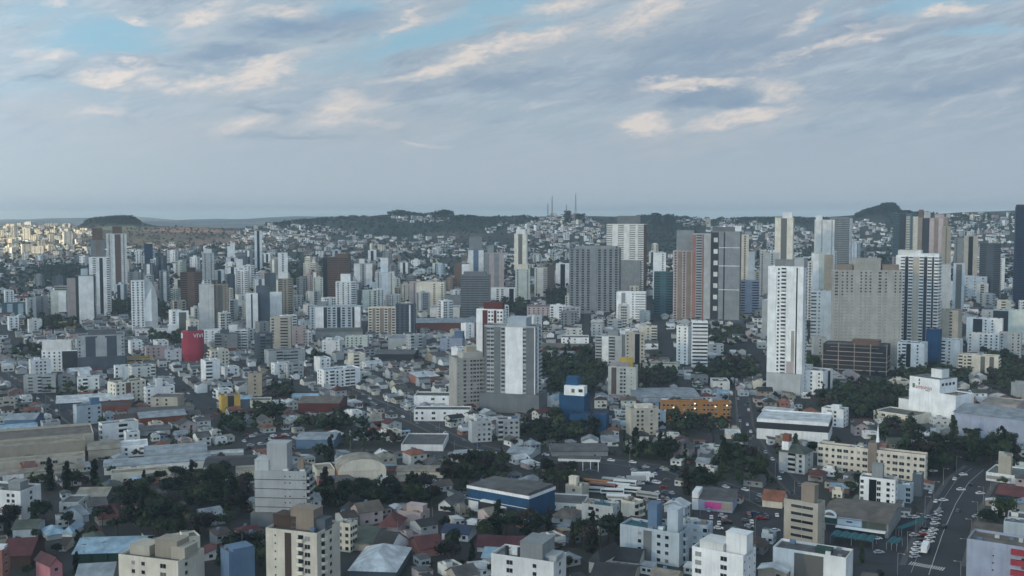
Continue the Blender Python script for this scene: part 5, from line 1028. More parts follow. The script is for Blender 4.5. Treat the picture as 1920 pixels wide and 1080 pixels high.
# rounded red tower: swap its square block for a curved shell
rt = [o for o in bpy.data.objects if o.get('label', '').startswith('rounded bright red')][0]
w, d, h = rt['_wd']
for ch in list(rt.children): bpy.data.objects.remove(ch)
t = MB(); n = 20; vs = []; redm = wall_mat('red_cladding', (160, 58, 74), var=.08, dirt=.08)
prof = [(1.0, -4), (1.0, h * .12), (.96, h)]
def oval(k, z): return [(w/2 * k * math.copysign(abs(math.cos(6.283 * i / n)) ** .7, math.cos(6.283 * i / n)), d/2 * k * math.copysign(abs(math.sin(6.283 * i / n)) ** .7, math.sin(6.283 * i / n)), z) for i in range(n)]
for k, z in ((.72, -4), (.86, h * .12), (1.0, h * .3), (1.0, h)): vs += oval(k, z)
t.add(vs, [(r * n + i, r * n + (i + 1) % n, (r + 1) * n + (i + 1) % n, (r + 1) * n + i) for r in range(3) for i in range(n)] + [tuple(range(3 * n, 4 * n))], redm); t.build('wall', rt)
bx(rt, 'slate_crown', -w * .22, w * .2, -d * .2, d * .2, h, h + 4, 'slate'); bx(rt, 'white_sign', -w/2 - .3, -w * .43, -d * .42, d * .1, h * .8, h * .95, 'white')
text(rt, 'VIVI', 5.5, (w * .24, -d/2 - .25, h * .87), R(6), plain('sign_white', (240, 240, 240), .5))

# ------------------------------------------------------------------ trees
def fib(n):
    i = np.arange(n) + .5; ph = np.arccos(1 - 2 * i / n); th = math.pi * (1 + 5 ** .5) * i
    return np.stack([np.cos(th) * np.sin(ph), np.sin(th) * np.sin(ph), np.cos(ph)], 1)
ICO_V = np.array([(-1, 1.618, 0), (1, 1.618, 0), (-1, -1.618, 0), (1, -1.618, 0), (0, -1, 1.618), (0, 1, 1.618), (0, -1, -1.618), (0, 1, -1.618), (1.618, 0, -1), (1.618, 0, 1), (-1.618, 0, -1), (-1.618, 0, 1)]) / 1.902
ICO_F = np.array([(0, 11, 5), (0, 5, 1), (0, 1, 7), (0, 7, 10), (0, 10, 11), (1, 5, 9), (5, 11, 4), (11, 10, 2), (10, 7, 6), (7, 1, 8), (3, 9, 4), (3, 4, 2), (3, 2, 6), (3, 6, 8), (3, 8, 9), (4, 9, 5), (2, 4, 11), (6, 2, 10), (8, 6, 7), (9, 8, 1)])
def crown(seed, kind='round', n_lobe=11, n_leaf=46):
    """unit crown, 1 m radius and centred at 0: leaf tufts on lobes; returns verts, tris"""
    g = np.random.default_rng(seed); V, F = [], []; o = 0
    for L in range(n_lobe):
        if kind == 'round': p = g.normal(size=3); p /= np.linalg.norm(p); p *= g.uniform(.25, .68) ; p[2] = abs(p[2]) * .9 - .15; r = g.uniform(.28, .48)
        elif kind == 'tall': p = np.array([g.uniform(-.18, .18), g.uniform(-.18, .18), -1.0 + 2.3 * L / n_lobe]); r = .38 * (1 - .75 * L / n_lobe) + .06
        else: a = g.uniform(0, 6.28); q = g.uniform(.2, .85); p = np.array([q * math.cos(a), q * math.sin(a), g.uniform(-.15, .3)]); r = g.uniform(.22, .36)
        core = ICO_V * r * .78 * g.uniform(.75, 1.15, (12, 1)) + p; V.append(core); F.append(ICO_F + o); o += 12
        for dvec in fib(n_leaf):
            if dvec[2] < -.75: continue
            c = p + dvec * r * g.uniform(.8, 1.18); s = g.uniform(.05, .12); a = g.normal(size=3); a /= np.linalg.norm(a); b = np.cross(a, dvec + g.normal(size=3) * .6); b /= (np.linalg.norm(b) + 1e-6)
            V.append(np.array([c - a * s, c + b * s, c + a * s, c - b * s * .9])); F.append(np.array([(0, 1, 2), (0, 2, 3)]) + o); o += 4
    return np.concatenate(V), np.concatenate(F)
def np_mesh(name, V, F, mat):
    me = bpy.data.meshes.new(name); me.from_pydata(V.tolist(), [], F.tolist())
    for m in (mat if isinstance(mat, list) else [mat]): me.materials.append(m)
    return me
PROTO = []
for i, kd in enumerate(['round', 'round', 'round', 'round', 'flat', 'flat', 'tall', 'tall', 'round', 'round']):
    V, F = crown(100 + i, kd); PROTO.append((kd, V, F))
CM = {}
def crown_mesh(i, mi):
    if (i, mi) not in CM: CM[(i, mi)] = np_mesh('crown', PROTO[i][1], PROTO[i][2], LEAF[mi])
    return CM[(i, mi)]
tb = MB(); nn = 7
vs = []
for z, r in ((-.5, .034), (.0, .03), (.55, .02), (1.0, .012)): vs += [(r * math.cos(6.283 * i / nn), r * math.sin(6.283 * i / nn), z) for i in range(nn)]
tb.add(vs, [(k * nn + i, k * nn + (i + 1) % nn, (k + 1) * nn + (i + 1) % nn, (k + 1) * nn + i) for k in range(3) for i in range(nn)], BARK)
for i in range(4):
    a = 1.57 * i + .4; c, s_ = math.cos(a), math.sin(a)
    tb.add([(-.012 * s_, .012 * c, .5), (.012 * s_, -.012 * c, .5), (.012, 0, .54), (c * .28, s_ * .28, .95)], [(0, 1, 3), (1, 2, 3), (2, 0, 3)], BARK)
TRUNK = tb.mesh('trunk')

# ground patches with trees: centre row/column in the photograph only fixes where they stand
PATCH = [(1075, 695, 62, 52, 1.0), (745, 943, 165, 15, 1.0), (885, 895, 70, 24, .9), (1065, 905, 45, 18, .9), (340, 960, 120, 56, .5), (420, 925, 50, 40, .8), (40, 990, 50, 18, .6), (110, 915, 90, 10, .5), (1215, 880, 75, 36, .9), (1290, 912, 90, 20, .9), (1405, 880, 60, 34, .8),
         (1790, 868, 120, 36, .85), (1620, 760, 90, 34, .8), (1745, 712, 70, 16, .8), (1690, 815, 36, 12, .9), (1842, 945, 26, 22, .6), (1795, 975, 26, 22, .6), (1290, 806, 80, 12, .8), (1045, 815, 75, 18, .9), (525, 745, 30, 14, .9), (620, 806, 70, 10, .8), (500, 785, 34, 14, .7),
         (700, 838, 90, 8, .6), (600, 862, 24, 8, .7), (955, 1008, 60, 16, .8), (1120, 1022, 60, 16, .7), (1020, 1005, 16, 8, 1), (1220, 715, 50, 18, .8), (435, 805, 26, 16, .8), (214, 582, 34, 14, .8), (318, 640, 36, 12, .8), (95, 612, 50, 14, .7), (60, 668, 40, 10, .6), (1045, 562, 22, 14, .9),
         (958, 582, 36, 12, .9), (1392, 570, 24, 20, .8), (1840, 660, 70, 12, .8), (590, 680, 26, 12, .8), (245, 735, 30, 10, .7), (125, 740, 40, 8, .7), (180, 1000, 60, 20, .3), (470, 1060, 40, 16, .7), (700, 1010, 30, 16, .7), (1500, 870, 60, 14, .4), (1340, 640, 60, 22, .5), (1360, 700, 60, 26, .4),
         (1560, 690, 50, 14, .5), (410, 560, 22, 20, .8), (300, 590, 30, 12, .6), (120, 520, 60, 20, .6), (560, 520, 60, 20, .4), (1890, 700, 40, 40, .7), (1480, 905, 20, 14, .6), (860, 1050, 30, 14, .5), (330, 1060, 40, 16, .5), (1860, 985, 40, 14, .7), (1610, 938, 50, 12, .6), (1470, 985, 20, 12, .5), (1845, 1000, 24, 24, .6), (1822, 1045, 18, 20, .4), (1858, 925, 14, 10, .7), (1690, 955, 14, 10, .6), (1770, 905, 10, 8, .7), (1270, 960, 30, 10, .4), (1550, 575, 30, 14, .5)]
def patch_at(px, py):
    b = 0
    for cx, cy, rx, ry, a in PATCH:
        q = ((px - cx) / rx) ** 2 + ((py - cy) / ry) ** 2
        if q < 1: b = max(b, a)
    return b
MOUNTED = []
def greedy(cands, n): return cands[:n]
TREES = []
def try_tree(x, y, r, force=False):
    if not force and not occ_free(x, y, r * .8, r * .8, 0): return
    z = float(terr(x, y)); TREES.append((x, y, z, r))
# patches first (before the houses are laid out)
yy = 400.0
while yy < 2300:
    sp = 5.6 if yy < 1000 else 7.5
    hw = .5 * yy + 20; xx = -hw
    while xx < hw:
        x = xx + random.uniform(-2.2, 2.2); y = yy + random.uniform(-2.2, 2.2); xx += sp
        px, py, f = proj((x, y, float(terr(x, y)) + 0))
        if px < -30 or px > 1950: continue
        a = patch_at(px, py)
        if a and random.random() < a * .85: try_tree(x, y, random.uniform(3.2, 6.0) * (1.25 if random.random() < .2 else 1))
    yy += sp
for t in TREES: occ_obb(t[0], t[1], t[3] * 1.1, t[3] * 1.1, 0, 0)

# ------------------------------------------------------------------ streets between the houses
def grid_angle(x, y):
    return R(32) if x < 40 else (R(-4) if y > 640 else R(-27))      # of the local x axis
STREETS = []
def street_grid(th, lim, sx, sy, lift):
    c, s_ = math.cos(th), math.sin(th)
    for fam in (0, 1):
        sp = sx if fam == 0 else sy
        for k in range(-22, 40):
            off = k * sp; run = []
            for t in np.arange(-1500, 2600, 10.0):
                x, y = (off * c - t * s_, off * s_ + t * c) if fam == 0 else (t * c - off * s_, t * s_ + off * c)
                ok = 405 < y < 1500 and abs(x) < .5 * y + 10 and lim(x, y) and occ_free(x, y, 6, 6, 0)
                if ok: run.append((x, y))
                if (not ok or t > 2580) and run:
                    if len(run) >= 4: STREETS.append((run[0], run[-1], lift + fam * .006))
                    run = []
street_grid(R(32), lambda x, y: x < 40, 78, 96, .080)
street_grid(R(-27), lambda x, y: x >= 40 and y <= 640, 74, 90, .092)
street_grid(R(-4), lambda x, y: x >= 40 and y > 640, 82, 96, .104)
for a, b, l in STREETS:
    o = strip([a, b], 6.5, l, ASPH, 'street', step=40, pad=.6)

# ------------------------------------------------------------------ houses, sheds and blocks between the landmarks
WC = ['white', 'white', 'offwhite', 'offwhite', 'cream', 'beige', 'lgrey', 'lgrey', 'grey', 'rose', 'mint', 'lblue', 'sand', 'salmon', 'lav']
RC = ['r_grey', 'r_grey', 'r_grey', 'r_dark', 'r_dark', 'r_brown', 'r_brown', 'r_tan', 'r_tan', 'r_light', 'r_light', 'r_red', 'r_maroon', 'r_green', 'r_white', 'r_white', 'r_blue', 'r_orange', 'r_sand']
WORDW = dict(white='white', offwhite='off white', cream='cream', beige='beige', lgrey='light grey', grey='grey', rose='rosy beige', mint='pale green', lblue='pale blue', sand='sand coloured', salmon='salmon', lav='lavender', brick='brick')
WORDR = dict(r_grey='grey', r_dark='charcoal', r_brown='brown', r_tan='tan', r_light='pale metal', r_red='red', r_maroon='maroon', r_green='mossy', r_white='white', r_blue='pale blue', r_orange='orange', r_sand='sandy', r_slab='concrete')
LAB = []        # (object, base phrase, px, py) - the labels are settled at the end
houses = []; farH = []
slots = []
y = 402.0
while y < 1560:
    st_ = 10 if y < 900 else 13
    x = -.49 * y - 12
    while x < .49 * y + 12:
        slots.append((x + random.uniform(-2.5, 2.5), y + random.uniform(-2.5, 2.5))); x += st_
    y += st_
slots.sort(key=lambda p: p[1])
MID = []; SHED = []
HOU = []
for x, y in slots:
    px, py, f = proj((x, y, float(terr(x, y))))
    if px < -25 or px > 1945: continue
    th = grid_angle(x, y) + random.choice([0, math.pi / 2]); rr = random.random()
    lowrise = .5 if (y > 560) else .12
    kind = 'house'
    if y > 820 and rr < .28: kind = 'block'
    elif y > 600 and rr < .12: kind = 'block'
    elif y > 520 and rr < .42: kind = 'shed'
    elif rr < .05: kind = 'shed'
    if kind == 'block':
        w, d = random.uniform(11, 20), random.uniform(10, 15); h = 3.1 * random.choice([2, 3, 3, 4, 4] if y < 900 else [3, 4, 4, 5, 6] if y < 1150 else [4, 5, 6, 8, 9])
        if px > 1000 and px < 1450 and y < 1000: h = min(h, 10)
    elif kind == 'shed': w, d, h = random.uniform(16, 30), random.uniform(11, 19), random.uniform(4, 6.5)
    else: w, d, h = random.uniform(7, 11.5), random.uniform(6.5, 10.5), random.choice([3.0, 3.2, 3.4, 5.8, 6.2])
    if not occ_free(x, y, w + 1, d + 1, th):
        if kind != 'house':
            kind = 'house'; w, d, h = random.uniform(7, 9), random.uniform(7, 9), 3.2
            if not occ_free(x, y, w + 1, d + 1, th): continue
        else: continue
    if kind == 'house' and random.random() < .06: continue
    occ_obb(x, y, w, d, th, .8)
    HOU.append((kind, x, y, w, d, h, th, px, py))
yards = []
y = 402.0
while y < 1250:
    st_ = 6.5 if y < 900 else 8.5
    x = -.49 * y - 10
    while x < .49 * y + 10:
        yards.append((x + random.uniform(-2, 2), y + random.uniform(-2, 2))); x += st_
    y += st_
yards.sort(key=lambda p: p[1])
for x, y in yards:
    px, py, f = proj((x, y, float(terr(x, y))))
    if px < -25 or px > 1945 or random.random() < .35: continue
    big = random.random() < .35; w, d = (random.uniform(8, 13), random.uniform(6, 9)) if big else (random.uniform(4.5, 7.5), random.uniform(4, 7)); th = grid_angle(x, y) + random.choice([0, math.pi / 2])
    if not occ_free(x, y, w, d, th): continue
    occ_obb(x, y, w, d, th, .3); HOU.append(('out', x, y, w, d, random.choice([2.6, 2.8, 3.2, 3.6]), th, px, py))
HOU.sort(key=lambda q: q[2])
print('fill', len(HOU), {k: sum(1 for q in HOU if q[0] == k) for k in ('house', 'shed', 'block')})
cntk = dict(house=0, shed=0, block=0, out=0)
FAR = []
DIRT = 0
for kind, x, y, w, d, h, th, px, py in HOU:
    cntk[kind] += 1; lim = dict(house=295, shed=170, block=290, out=290)[kind]
    wc = random.choice(WC if kind != 'block' else WC[:9]); rc = random.choice(RC); z = float(terr(x, y)); near = cntk[kind] <= (130 if kind == 'house' else 0 if kind == 'out' else 60)
    if cntk[kind] > lim: FAR.append((x, y, z, w, d, h, th, wc, rc, kind)); continue
    if kind == 'block':
        root = link('apartment_building', None, None, (x, y, z), th); sp_ = random.choice(['swwws', 'wbw', 'wsbsw', 'WsW', 'bsb', 'wwsww'])
        mass(root, w, d, h, wc, sp_, random.choice(['ww', 'sws', 'b s']), fl=3.1, px_fl=min(FPX / y * 3.0, 4.0) if not near else 6, vis='LR', roofc='r_slab', maxi=40)
        m = MB(); q = random.uniform(3, 5); ux, uy = random.uniform(-.2, .2) * w, random.uniform(-.1, .2) * d
        m.box(ux - q/2, ux + q/2, uy - q/2, uy + q/2, h - 1 + .004, h + random.uniform(1.2, 3), wc, top='r_slab'); m.build('roof_house', root)
        tag(root, None, AB, 'apartment blocks between the houses'); LAB.append((root, f"{WORDW[wc]} {['low','mid height','tall'][min(2, int(h / 12))]} apartment block", px, py)); continue
    shp = random.choice(['mono', 'gx', 'mono', 'gx', 'flat']) if kind == 'out' else random.choice(['gx', 'gy', 'hip', 'gx']) if kind == 'house' else random.choice(['gx', 'gy', 'mono', 'vx', 'gx'])
    if kind == 'house' and random.random() < (.15 if y < 620 else .4): shp = 'flat'
    rh = min(w, d) * (random.uniform(.2, .34) if kind == 'house' else random.uniform(.08, .16))
    nm = {'house': 'house', 'shed': 'warehouse', 'out': 'outbuilding'}[kind]
    root = link(nm, None, None, (x, y, z), th)
    if kind == 'shed' and random.random() < .6: rc = random.choice(['r_grey', 'r_light', 'r_tan', 'r_white', 'r_grey', 'r_dark'])
    m = MB(); m.box(-w/2, w/2, -d/2, d/2, -3, h, wc, top='r_slab')
    if shp == 'flat':
        for a0, a1, b0, b1 in ((-w/2, w/2, -d/2, -d/2 + .25), (-w/2, w/2, d/2 - .25, d/2), (-w/2, -w/2 + .25, -d/2 + .25, d/2 - .25), (w/2 - .25, w/2, -d/2 + .25, d/2 - .25)): m.box(a0, a1, b0, b1, h, h + .8, wc)
    gable_walls(m, shp, w, d, h, rh, wc)
    if not near:        # windows too small to tell apart
        for X in (Matrix.Translation((0, -d/2, 0)), Matrix.Translation((w/2, 0, 0)) @ Matrix.Rotation(R(90), 4, 'Z'), Matrix.Translation((-w/2, 0, 0)) @ Matrix.Rotation(R(-90), 4, 'Z')):
            for u in (-.25, .25):
                for zz in ((1.7,) if h < 5 else (1.7, 4.6)):
                    m.X = X @ Matrix.Translation((u * w * .8, 0, zz)); item(m, 'w', 1.4, 1.1, None, 1)
        m.X = None
    m.build('wall', root)
    if shp != 'flat': roof_mb(shp, w, d, h + .02, rc, rh, .55 if kind == 'house' else .3, wallm=wc).build('roof', root)
    else:
        m = MB(); m.box(-1.6, 1.4, -.2, 2.6, h + .004, h + 2.0, wc, top='r_slab'); m.build('roof_house', root)
    if near:
        for X in (Matrix.Translation((0, -d/2, 0)), Matrix.Translation((w/2, 0, 0)) @ Matrix.Rotation(R(90), 4, 'Z'), Matrix.Translation((-w/2, 0, 0)) @ Matrix.Rotation(R(-90), 4, 'Z')):
            for u in (-.25, .25):
                for zz in ((1.7,) if h < 5 else (1.7, 4.6)):
                    if random.random() < .75:
                        key = ('w', 1.5, 1.2, 'x')
                        if key not in _IC: t = MB(); item(t, 'w', 1.5, 1.2, None); _IC[key] = t.mesh('window')
                        o = bpy.data.objects.new('window', _IC[key]); col.objects.link(o); o.parent = root; o.matrix_local = X @ Matrix.Translation((u * w * .8, 0, zz))
        if kind == 'house' and random.random() < .3:      # porch or water tank
            m = MB(); m.box(-w/2 - 3, -w/2 - .01, -d * .3, d * .3, 2.5, 2.7, rc, bottom=True); m.build('porch_roof', root)
    if near or (kind == 'house' and random.random() < .4):
        if 'tk' not in _IC: t = MB(); t.add([(.75 * math.cos(6.283 * i / 9), .75 * math.sin(6.283 * i / 9), z_) for z_ in (0, 1.1) for i in range(9)], [(i, (i + 1) % 9, 9 + (i + 1) % 9, 9 + i) for i in range(9)] + [tuple(range(9, 18))], 'sblue'); _IC['tk'] = t.mesh('water_tank'); t = MB(); t.box(-.4, .4, -.3, .3, -.6, 1.3, 'brick'); _IC['ch'] = t.mesh('chimney')
        q = random.random()
        if q < .35: link('water_tank', _IC['tk'], root, (random.uniform(-.2, .2) * w, random.uniform(.05, .2) * d, h + (rh * .7 if shp not in ('flat',) else 0)))
        elif q < .55 and kind == 'house' and shp != 'flat': link('chimney', _IC['ch'], root, (w * .22, d * .08, h + rh * .6))
    tag(root, None, nm, {'house': 'small houses of the town', 'shed': 'low sheds and workshops', 'out': 'outbuildings in the yards'}[kind])
    fl_ = 'flat roofed ' if shp == 'flat' else f"{WORDR[rc]} {'hipped' if shp == 'hip' else 'vaulted' if shp == 'vx' else 'lean to' if shp == 'mono' else 'pitched'} roofed "
    LAB.append((root, f"{fl_}{WORDW[wc]} { {'house': 'house', 'shed': 'workshop shed', 'out': 'outbuilding'}[kind]}", px, py))
# rest of the houses in one mesh
FM = [W(k) for k in ('white', 'offwhite', 'cream', 'lgrey', 'beige', 'rose', 'r_grey', 'r_dark', 'r_tan', 'r_red', 'r_light', 'r_brown', 'r_white')]
def far_mesh(name, rows):
    V, F, M_ = [], [], []; o = 0
    wi = {'white': 0, 'offwhite': 1, 'cream': 2, 'lgrey': 3, 'beige': 4, 'rose': 5}; ri = {'r_grey': 6, 'r_dark': 7, 'r_tan': 8, 'r_red': 9, 'r_light': 10, 'r_brown': 11, 'r_white': 12}
    for x, y, z, w, d, h, th, wc, rc, kd in rows:
        rh = 0.02 if kd == 'block' else min(w, d) * .25
        P = np.array([(-w/2, -d/2, -3), (w/2, -d/2, -3), (w/2, d/2, -3), (-w/2, d/2, -3), (-w/2, -d/2, h), (w/2, -d/2, h), (w/2, d/2, h), (-w/2, d/2, h), (-w/2, 0, h + rh), (w/2, 0, h + rh)])
        c, s_ = math.cos(th), math.sin(th); Q = np.stack([x + P[:, 0] * c - P[:, 1] * s_, y + P[:, 0] * s_ + P[:, 1] * c, z + P[:, 2]], 1); V.append(Q)
        fs = [(0, 1, 5, 4), (1, 2, 6, 9, 5), (2, 3, 7, 6), (3, 0, 4, 8, 7), (4, 5, 9, 8), (8, 9, 6, 7)]
        F += [tuple(a + o for a in f) for f in fs]; a = wi.get(wc, 3); b = ri.get(rc, 6); M_ += [a, a, a, a, b, b]; o += 10
        if kd == 'block' or h > 5:
            nf = int(h / 3)
            for j in range(nf):
                z0 = 1.2 + 3 * j
                for (ax, ay, bx_, by) in ((-w * .38, -d/2 - .05, -w * .08, -d/2 - .05), (w * .08, -d/2 - .05, w * .38, -d/2 - .05)):
                    P = np.array([(ax, ay, z0), (bx_, by, z0), (bx_, by, z0 + 1.3), (ax, ay, z0 + 1.3)]); Q = np.stack([x + P[:, 0] * c - P[:, 1] * s_, y + P[:, 0] * s_ + P[:, 1] * c, z + P[:, 2]], 1)
                    V.append(Q); F.append((o, o + 1, o + 2, o + 3)); M_.append(13); o += 4
    me = bpy.data.meshes.new(name); me.from_pydata(np.concatenate(V).tolist(), [], F)
    for m in FM + [GLASS]: me.materials.append(m)
    me.polygons.foreach_set('material_index', M_); me.update(); return tag(link(name, me), kind='stuff')
CL = [(420, 470, 260, 14, .5), (560, 438, 110, 14, .8), (760, 452, 110, 10, .5), (520, 450, 90, 10, .8), (790, 410, 60, 8, 1.0), (700, 470, 240, 18, .6), (1060, 430, 75, 26, 1.0), (970, 430, 60, 14, .6), (1090, 455, 120, 24, .8), (860, 480, 140, 24, .6), (250, 500, 260, 30, .6), (80, 470, 100, 22, .9), (60, 440, 120, 16, .9),
      (400, 510, 260, 30, .6), (650, 510, 200, 30, .65), (1000, 500, 200, 34, .6), (1420, 450, 110, 30, .8), (1630, 440, 90, 24, .9), (1840, 425, 110, 22, .9), (1830, 470, 110, 36, .8), (1500, 520, 460, 50, .4), (300, 570, 360, 50, .45), (700, 570, 240, 40, .5), (1000, 430, 60, 10, .8), (1330, 420, 60, 8, .5), (180, 478, 90, 10, .7)]
y = 1350.0
while y < 3250:
    sp = 17 if y < 1800 else 21
    x = -.5 * y
    while x < .5 * y:
        X_, Y_ = x + random.uniform(-6, 6), y + random.uniform(-6, 6); x += sp; Z_ = float(terr(X_, Y_)); px, py, f = proj((X_, Y_, Z_))
        a = 0
        for cx, cy, rx, ry, q in CL:
            if ((px - cx) / rx) ** 2 + ((py - cy) / ry) ** 2 < 1: a = max(a, q)
        if py > 505: a = max(a, .35)
        if random.random() < a * .55 and -20 < px < 1940 and (Y_ > 2300 or occ_free(X_, Y_, 8, 8, 0)):
            lit_ = px < 185 and py < 492  # sunlit patch: warm sunlight partly put into the walls as extra cream
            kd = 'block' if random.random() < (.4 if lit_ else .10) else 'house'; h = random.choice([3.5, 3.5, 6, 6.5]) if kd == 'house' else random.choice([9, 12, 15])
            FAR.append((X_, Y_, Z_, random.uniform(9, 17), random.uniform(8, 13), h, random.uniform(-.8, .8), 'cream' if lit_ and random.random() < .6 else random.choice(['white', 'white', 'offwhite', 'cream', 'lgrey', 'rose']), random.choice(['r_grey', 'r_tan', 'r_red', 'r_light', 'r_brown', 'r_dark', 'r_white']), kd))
    y += sp
far_mesh('distant_houses', FAR); print('far', len(FAR))
# mid-rise blocks of the back town, each a thing of its own
bk = 0; tries = 0
while bk < 175 and tries < 9000:
    tries += 1; Y_ = random.uniform(1020, 2250); X_ = random.uniform(-.47, .47) * Y_ if random.random() < .5 else random.uniform(-.42, -.1) * Y_; Z_ = float(terr(X_, Y_)); px, py, f = proj((X_, Y_, Z_))
    w, d = random.uniform(10, 19), random.uniform(11, 15); th = R(random.choice([-12, -8, 0, 6, 25])) 
    if not occ_free(X_, Y_, w, d, th): continue
    hmax = 46 if (px > 1150 or 150 < px < 700) else 26
    h = 3.0 * random.randint(4, int(hmax / 3)); wc = random.choice(['white', 'white', 'offwhite', 'cream', 'lgrey', 'grey', 'mint', 'lblue', 'beige', 'rose', 'tan', 'slate'])
    top = hat((X_, Y_, Z_), 470 if px < 1150 else 450)
    h = min(h, max(9, top)); root = link('apartment_tower', None, None, (X_, Y_, Z_), th)
    mass(root, w, d, h, wc, random.choice(['wsw', 'bwb', 'WsW', 'rsr', 'ngn', 'sgs', 'wnw', 'bsw', 'rr']), random.choice(['s', 'w', 'sws']), fl=3.0, px_fl=3, vis='LR')
    m = MB(); q = random.uniform(4, 7); m.box(-q/2, q/2, -q/3, q/2, h - 1, h + random.uniform(2, 4), wc, top='r_slab'); m.build('roof_house', root)
    occ_obb(X_, Y_, w, d, th, 2); tag(root, None, 'tower', 'mid height blocks of the back town'); bk += 1
    LAB.append((root, f"{ {**WORDW, 'tan': 'brown', 'slate': 'slate'}[wc]} {['short','middling','high'][min(2, int(h / 18))]} block of the back town", px, proj((X_, Y_, Z_ + h * .5))[1]))

# ------------------------------------------------------------------ more trees in yards and along streets
y = 405.0
while y < 1500:
    sp = 9 if y < 900 else 12; x = -.49 * y
    while x < .49 * y:
        X_, Y_ = x + random.uniform(-4, 4), y + random.uniform(-4, 4); x += sp
        if random.random() < .62:
            r = random.uniform(1.8, 3.9)
            if occ_free(X_, Y_, r * 1.1, r * 1.1, 0): try_tree(X_, Y_, r, True); occ_obb(X_, Y_, r, r, 0, .5)
    y += sp
TREES.sort(key=lambda t: t[1] * (5 / t[3]) ** .5)
vis = [t for t in TREES if -25 < proj(t)[0] < 1945]
print('trees', len(vis))
nearT, restT = vis[:295], vis[295:]
KW = ['dark green', 'mid green', 'brownish bare']
for x, y, z, r in nearT:
    px, py, f = proj((x, y, z)); i = random.randrange(len(PROTO)); kd = PROTO[i][0]; mi = random.choice([0, 0, 0, 1, 1, 1, 2])
    hgt = r * random.uniform(1.9, 2.4) if kd != 'tall' else r * 2.6
    root = link('tree', None, None, (x, y, z), random.uniform(0, 6.28)); tag(root, None, 'tree', 'trees of the town')
    o = link('trunk', TRUNK, root); th_ = hgt * .62; o.scale = (th_ * 1.0, th_ * 1.0, th_)
    c = link('crown', crown_mesh(i, mi), root)
    if kd == 'tall': c.scale = (r * .9, r * .9, r * 1.15); c.location = (0, 0, r * 1.15 * 1.0 + .6)
    else: c.scale = (r * random.uniform(.95, 1.15), r, r * random.uniform(.8, 1.05) * (.7 if kd == 'flat' else 1)); c.location = (0, 0, hgt - r * .85)
    LAB.append((root, f"{KW[mi]} {'columnar' if kd == 'tall' else 'spreading' if kd == 'flat' else 'round'} {'large' if r > 4.4 else 'small' if r < 3 else 'medium'} tree", px, py - 6))
def bake_trees(name, rows, mats_i, protos, ms):
    V, F, M_ = [], [], []; o = 0
    for (x, y, z, r) in rows:
        kd, pv, pf = protos[random.randrange(len(protos))]; a = random.uniform(0, 6.28); c, s_ = math.cos(a), math.sin(a)
        sz = r * random.uniform(.8, 1.1) * (.7 if kd == 'flat' else 1.2 if kd == 'tall' else 1)
        Q = np.stack([x + (pv[:, 0] * c - pv[:, 1] * s_) * r, y + (pv[:, 0] * s_ + pv[:, 1] * c) * r, z + pv[:, 2] * sz + (r * 1.15 if kd != 'tall' else sz)], 1)
        V.append(Q); F.append(pf + o); o += len(Q); M_ += [random.choice(mats_i)] * len(pf)
    V = np.concatenate(V); F = np.concatenate(F); me = bpy.data.meshes.new(name)
    me.vertices.add(len(V)); me.vertices.foreach_set('co', V.astype('f').ravel()); me.loops.add(len(F) * 3); me.loops.foreach_set('vertex_index', F.astype('i').ravel())
    me.polygons.add(len(F)); me.polygons.foreach_set('loop_start', (np.arange(len(F)) * 3).astype('i'))
    for m in ms: me.materials.append(m)
    me.polygons.foreach_set('material_index', M_); me.update(calc_edges=True); return tag(link(name, me), kind='stuff')
PM = [('round', *crown(200 + i, 'round', 8, 16)) for i in range(4)] + [('flat', *crown(220, 'flat', 8, 16)), ('tall', *crown(221, 'tall', 8, 12))]
bake_trees('woodland', restT, [0, 0, 1, 1, 1, 2], PM, LEAF)
PL = [('round', *crown(240 + i, 'round', 5, 5)) for i in range(5)]
farT = []
# groves on the ridges, wooded slopes, scattered trees of the far suburbs
FOR = [(740, 428, 215, 18, .6), (640, 416, 130, 8, .5), (1240, 430, 72, 28, .8), (930, 416, 90, 10, .7), (1700, 430, 50, 18, .7), (1850, 428, 110, 9, .7), (1450, 418, 120, 7, .7), (1680, 400, 60, 12, .9), (300, 446, 150, 8, .3), (60, 433, 120, 6, .3)]
y = 1500.0
while y < 3600:
    sp = 11 if y < 2200 else 13; x = -.5 * y
    while x < .5 * y:
        X_, Y_ = x + random.uniform(-5, 5), y + random.uniform(-5, 5); x += sp
        Z_ = float(terr(X_, Y_)); px, py, f = proj((X_, Y_, Z_)); a = .0
        if py > 458 and Y_ < 2900: a = .42
        elif Y_ < 3150: a = .14
        for cx, cy, rx, ry, q in FOR:
            if ((px - cx) / rx) ** 2 + ((py - cy) / ry) ** 2 < 1: a = max(a, q)
        if random.random() < a and -20 < px < 1940 and (Y_ > 2400 or occ_free(X_, Y_, 3, 3, 0)): farT.append((X_, Y_, Z_ - 1, random.uniform(3.5, 6.8)))
    y += sp
def ridge_trees(px0, px1, ytop, D, n, r0, r1, prof=lambda t: 1):
    for k in range(n):
        t = random.random(); px = px0 + (px1 - px0) * t; Y_ = D + random.uniform(-60, 60); X_ = (px - 960) / FPX * Y_ * 1.002; Z_ = float(terr(X_, Y_))
        top = hat((X_, Y_, Z_), ytop); hh = max(4, top * prof(t)); r = min(random.uniform(r0, r1), hh / 2)
        zz = Z_ - 1
        while zz < Z_ + hh - 2 * r + .1: farT.append((X_ + random.uniform(-2, 2), Y_ + random.uniform(-3, 3), zz, r)); zz += r * 1.1
ridge_trees(156, 268, 402, 3150, 420, 4, 6.5, lambda t: np.interp(t, [0, .1, .3, .6, .85, .93, 1], [.25, .6, .85, 1, 1, .6, .2]) * random.uniform(.9, 1.05))
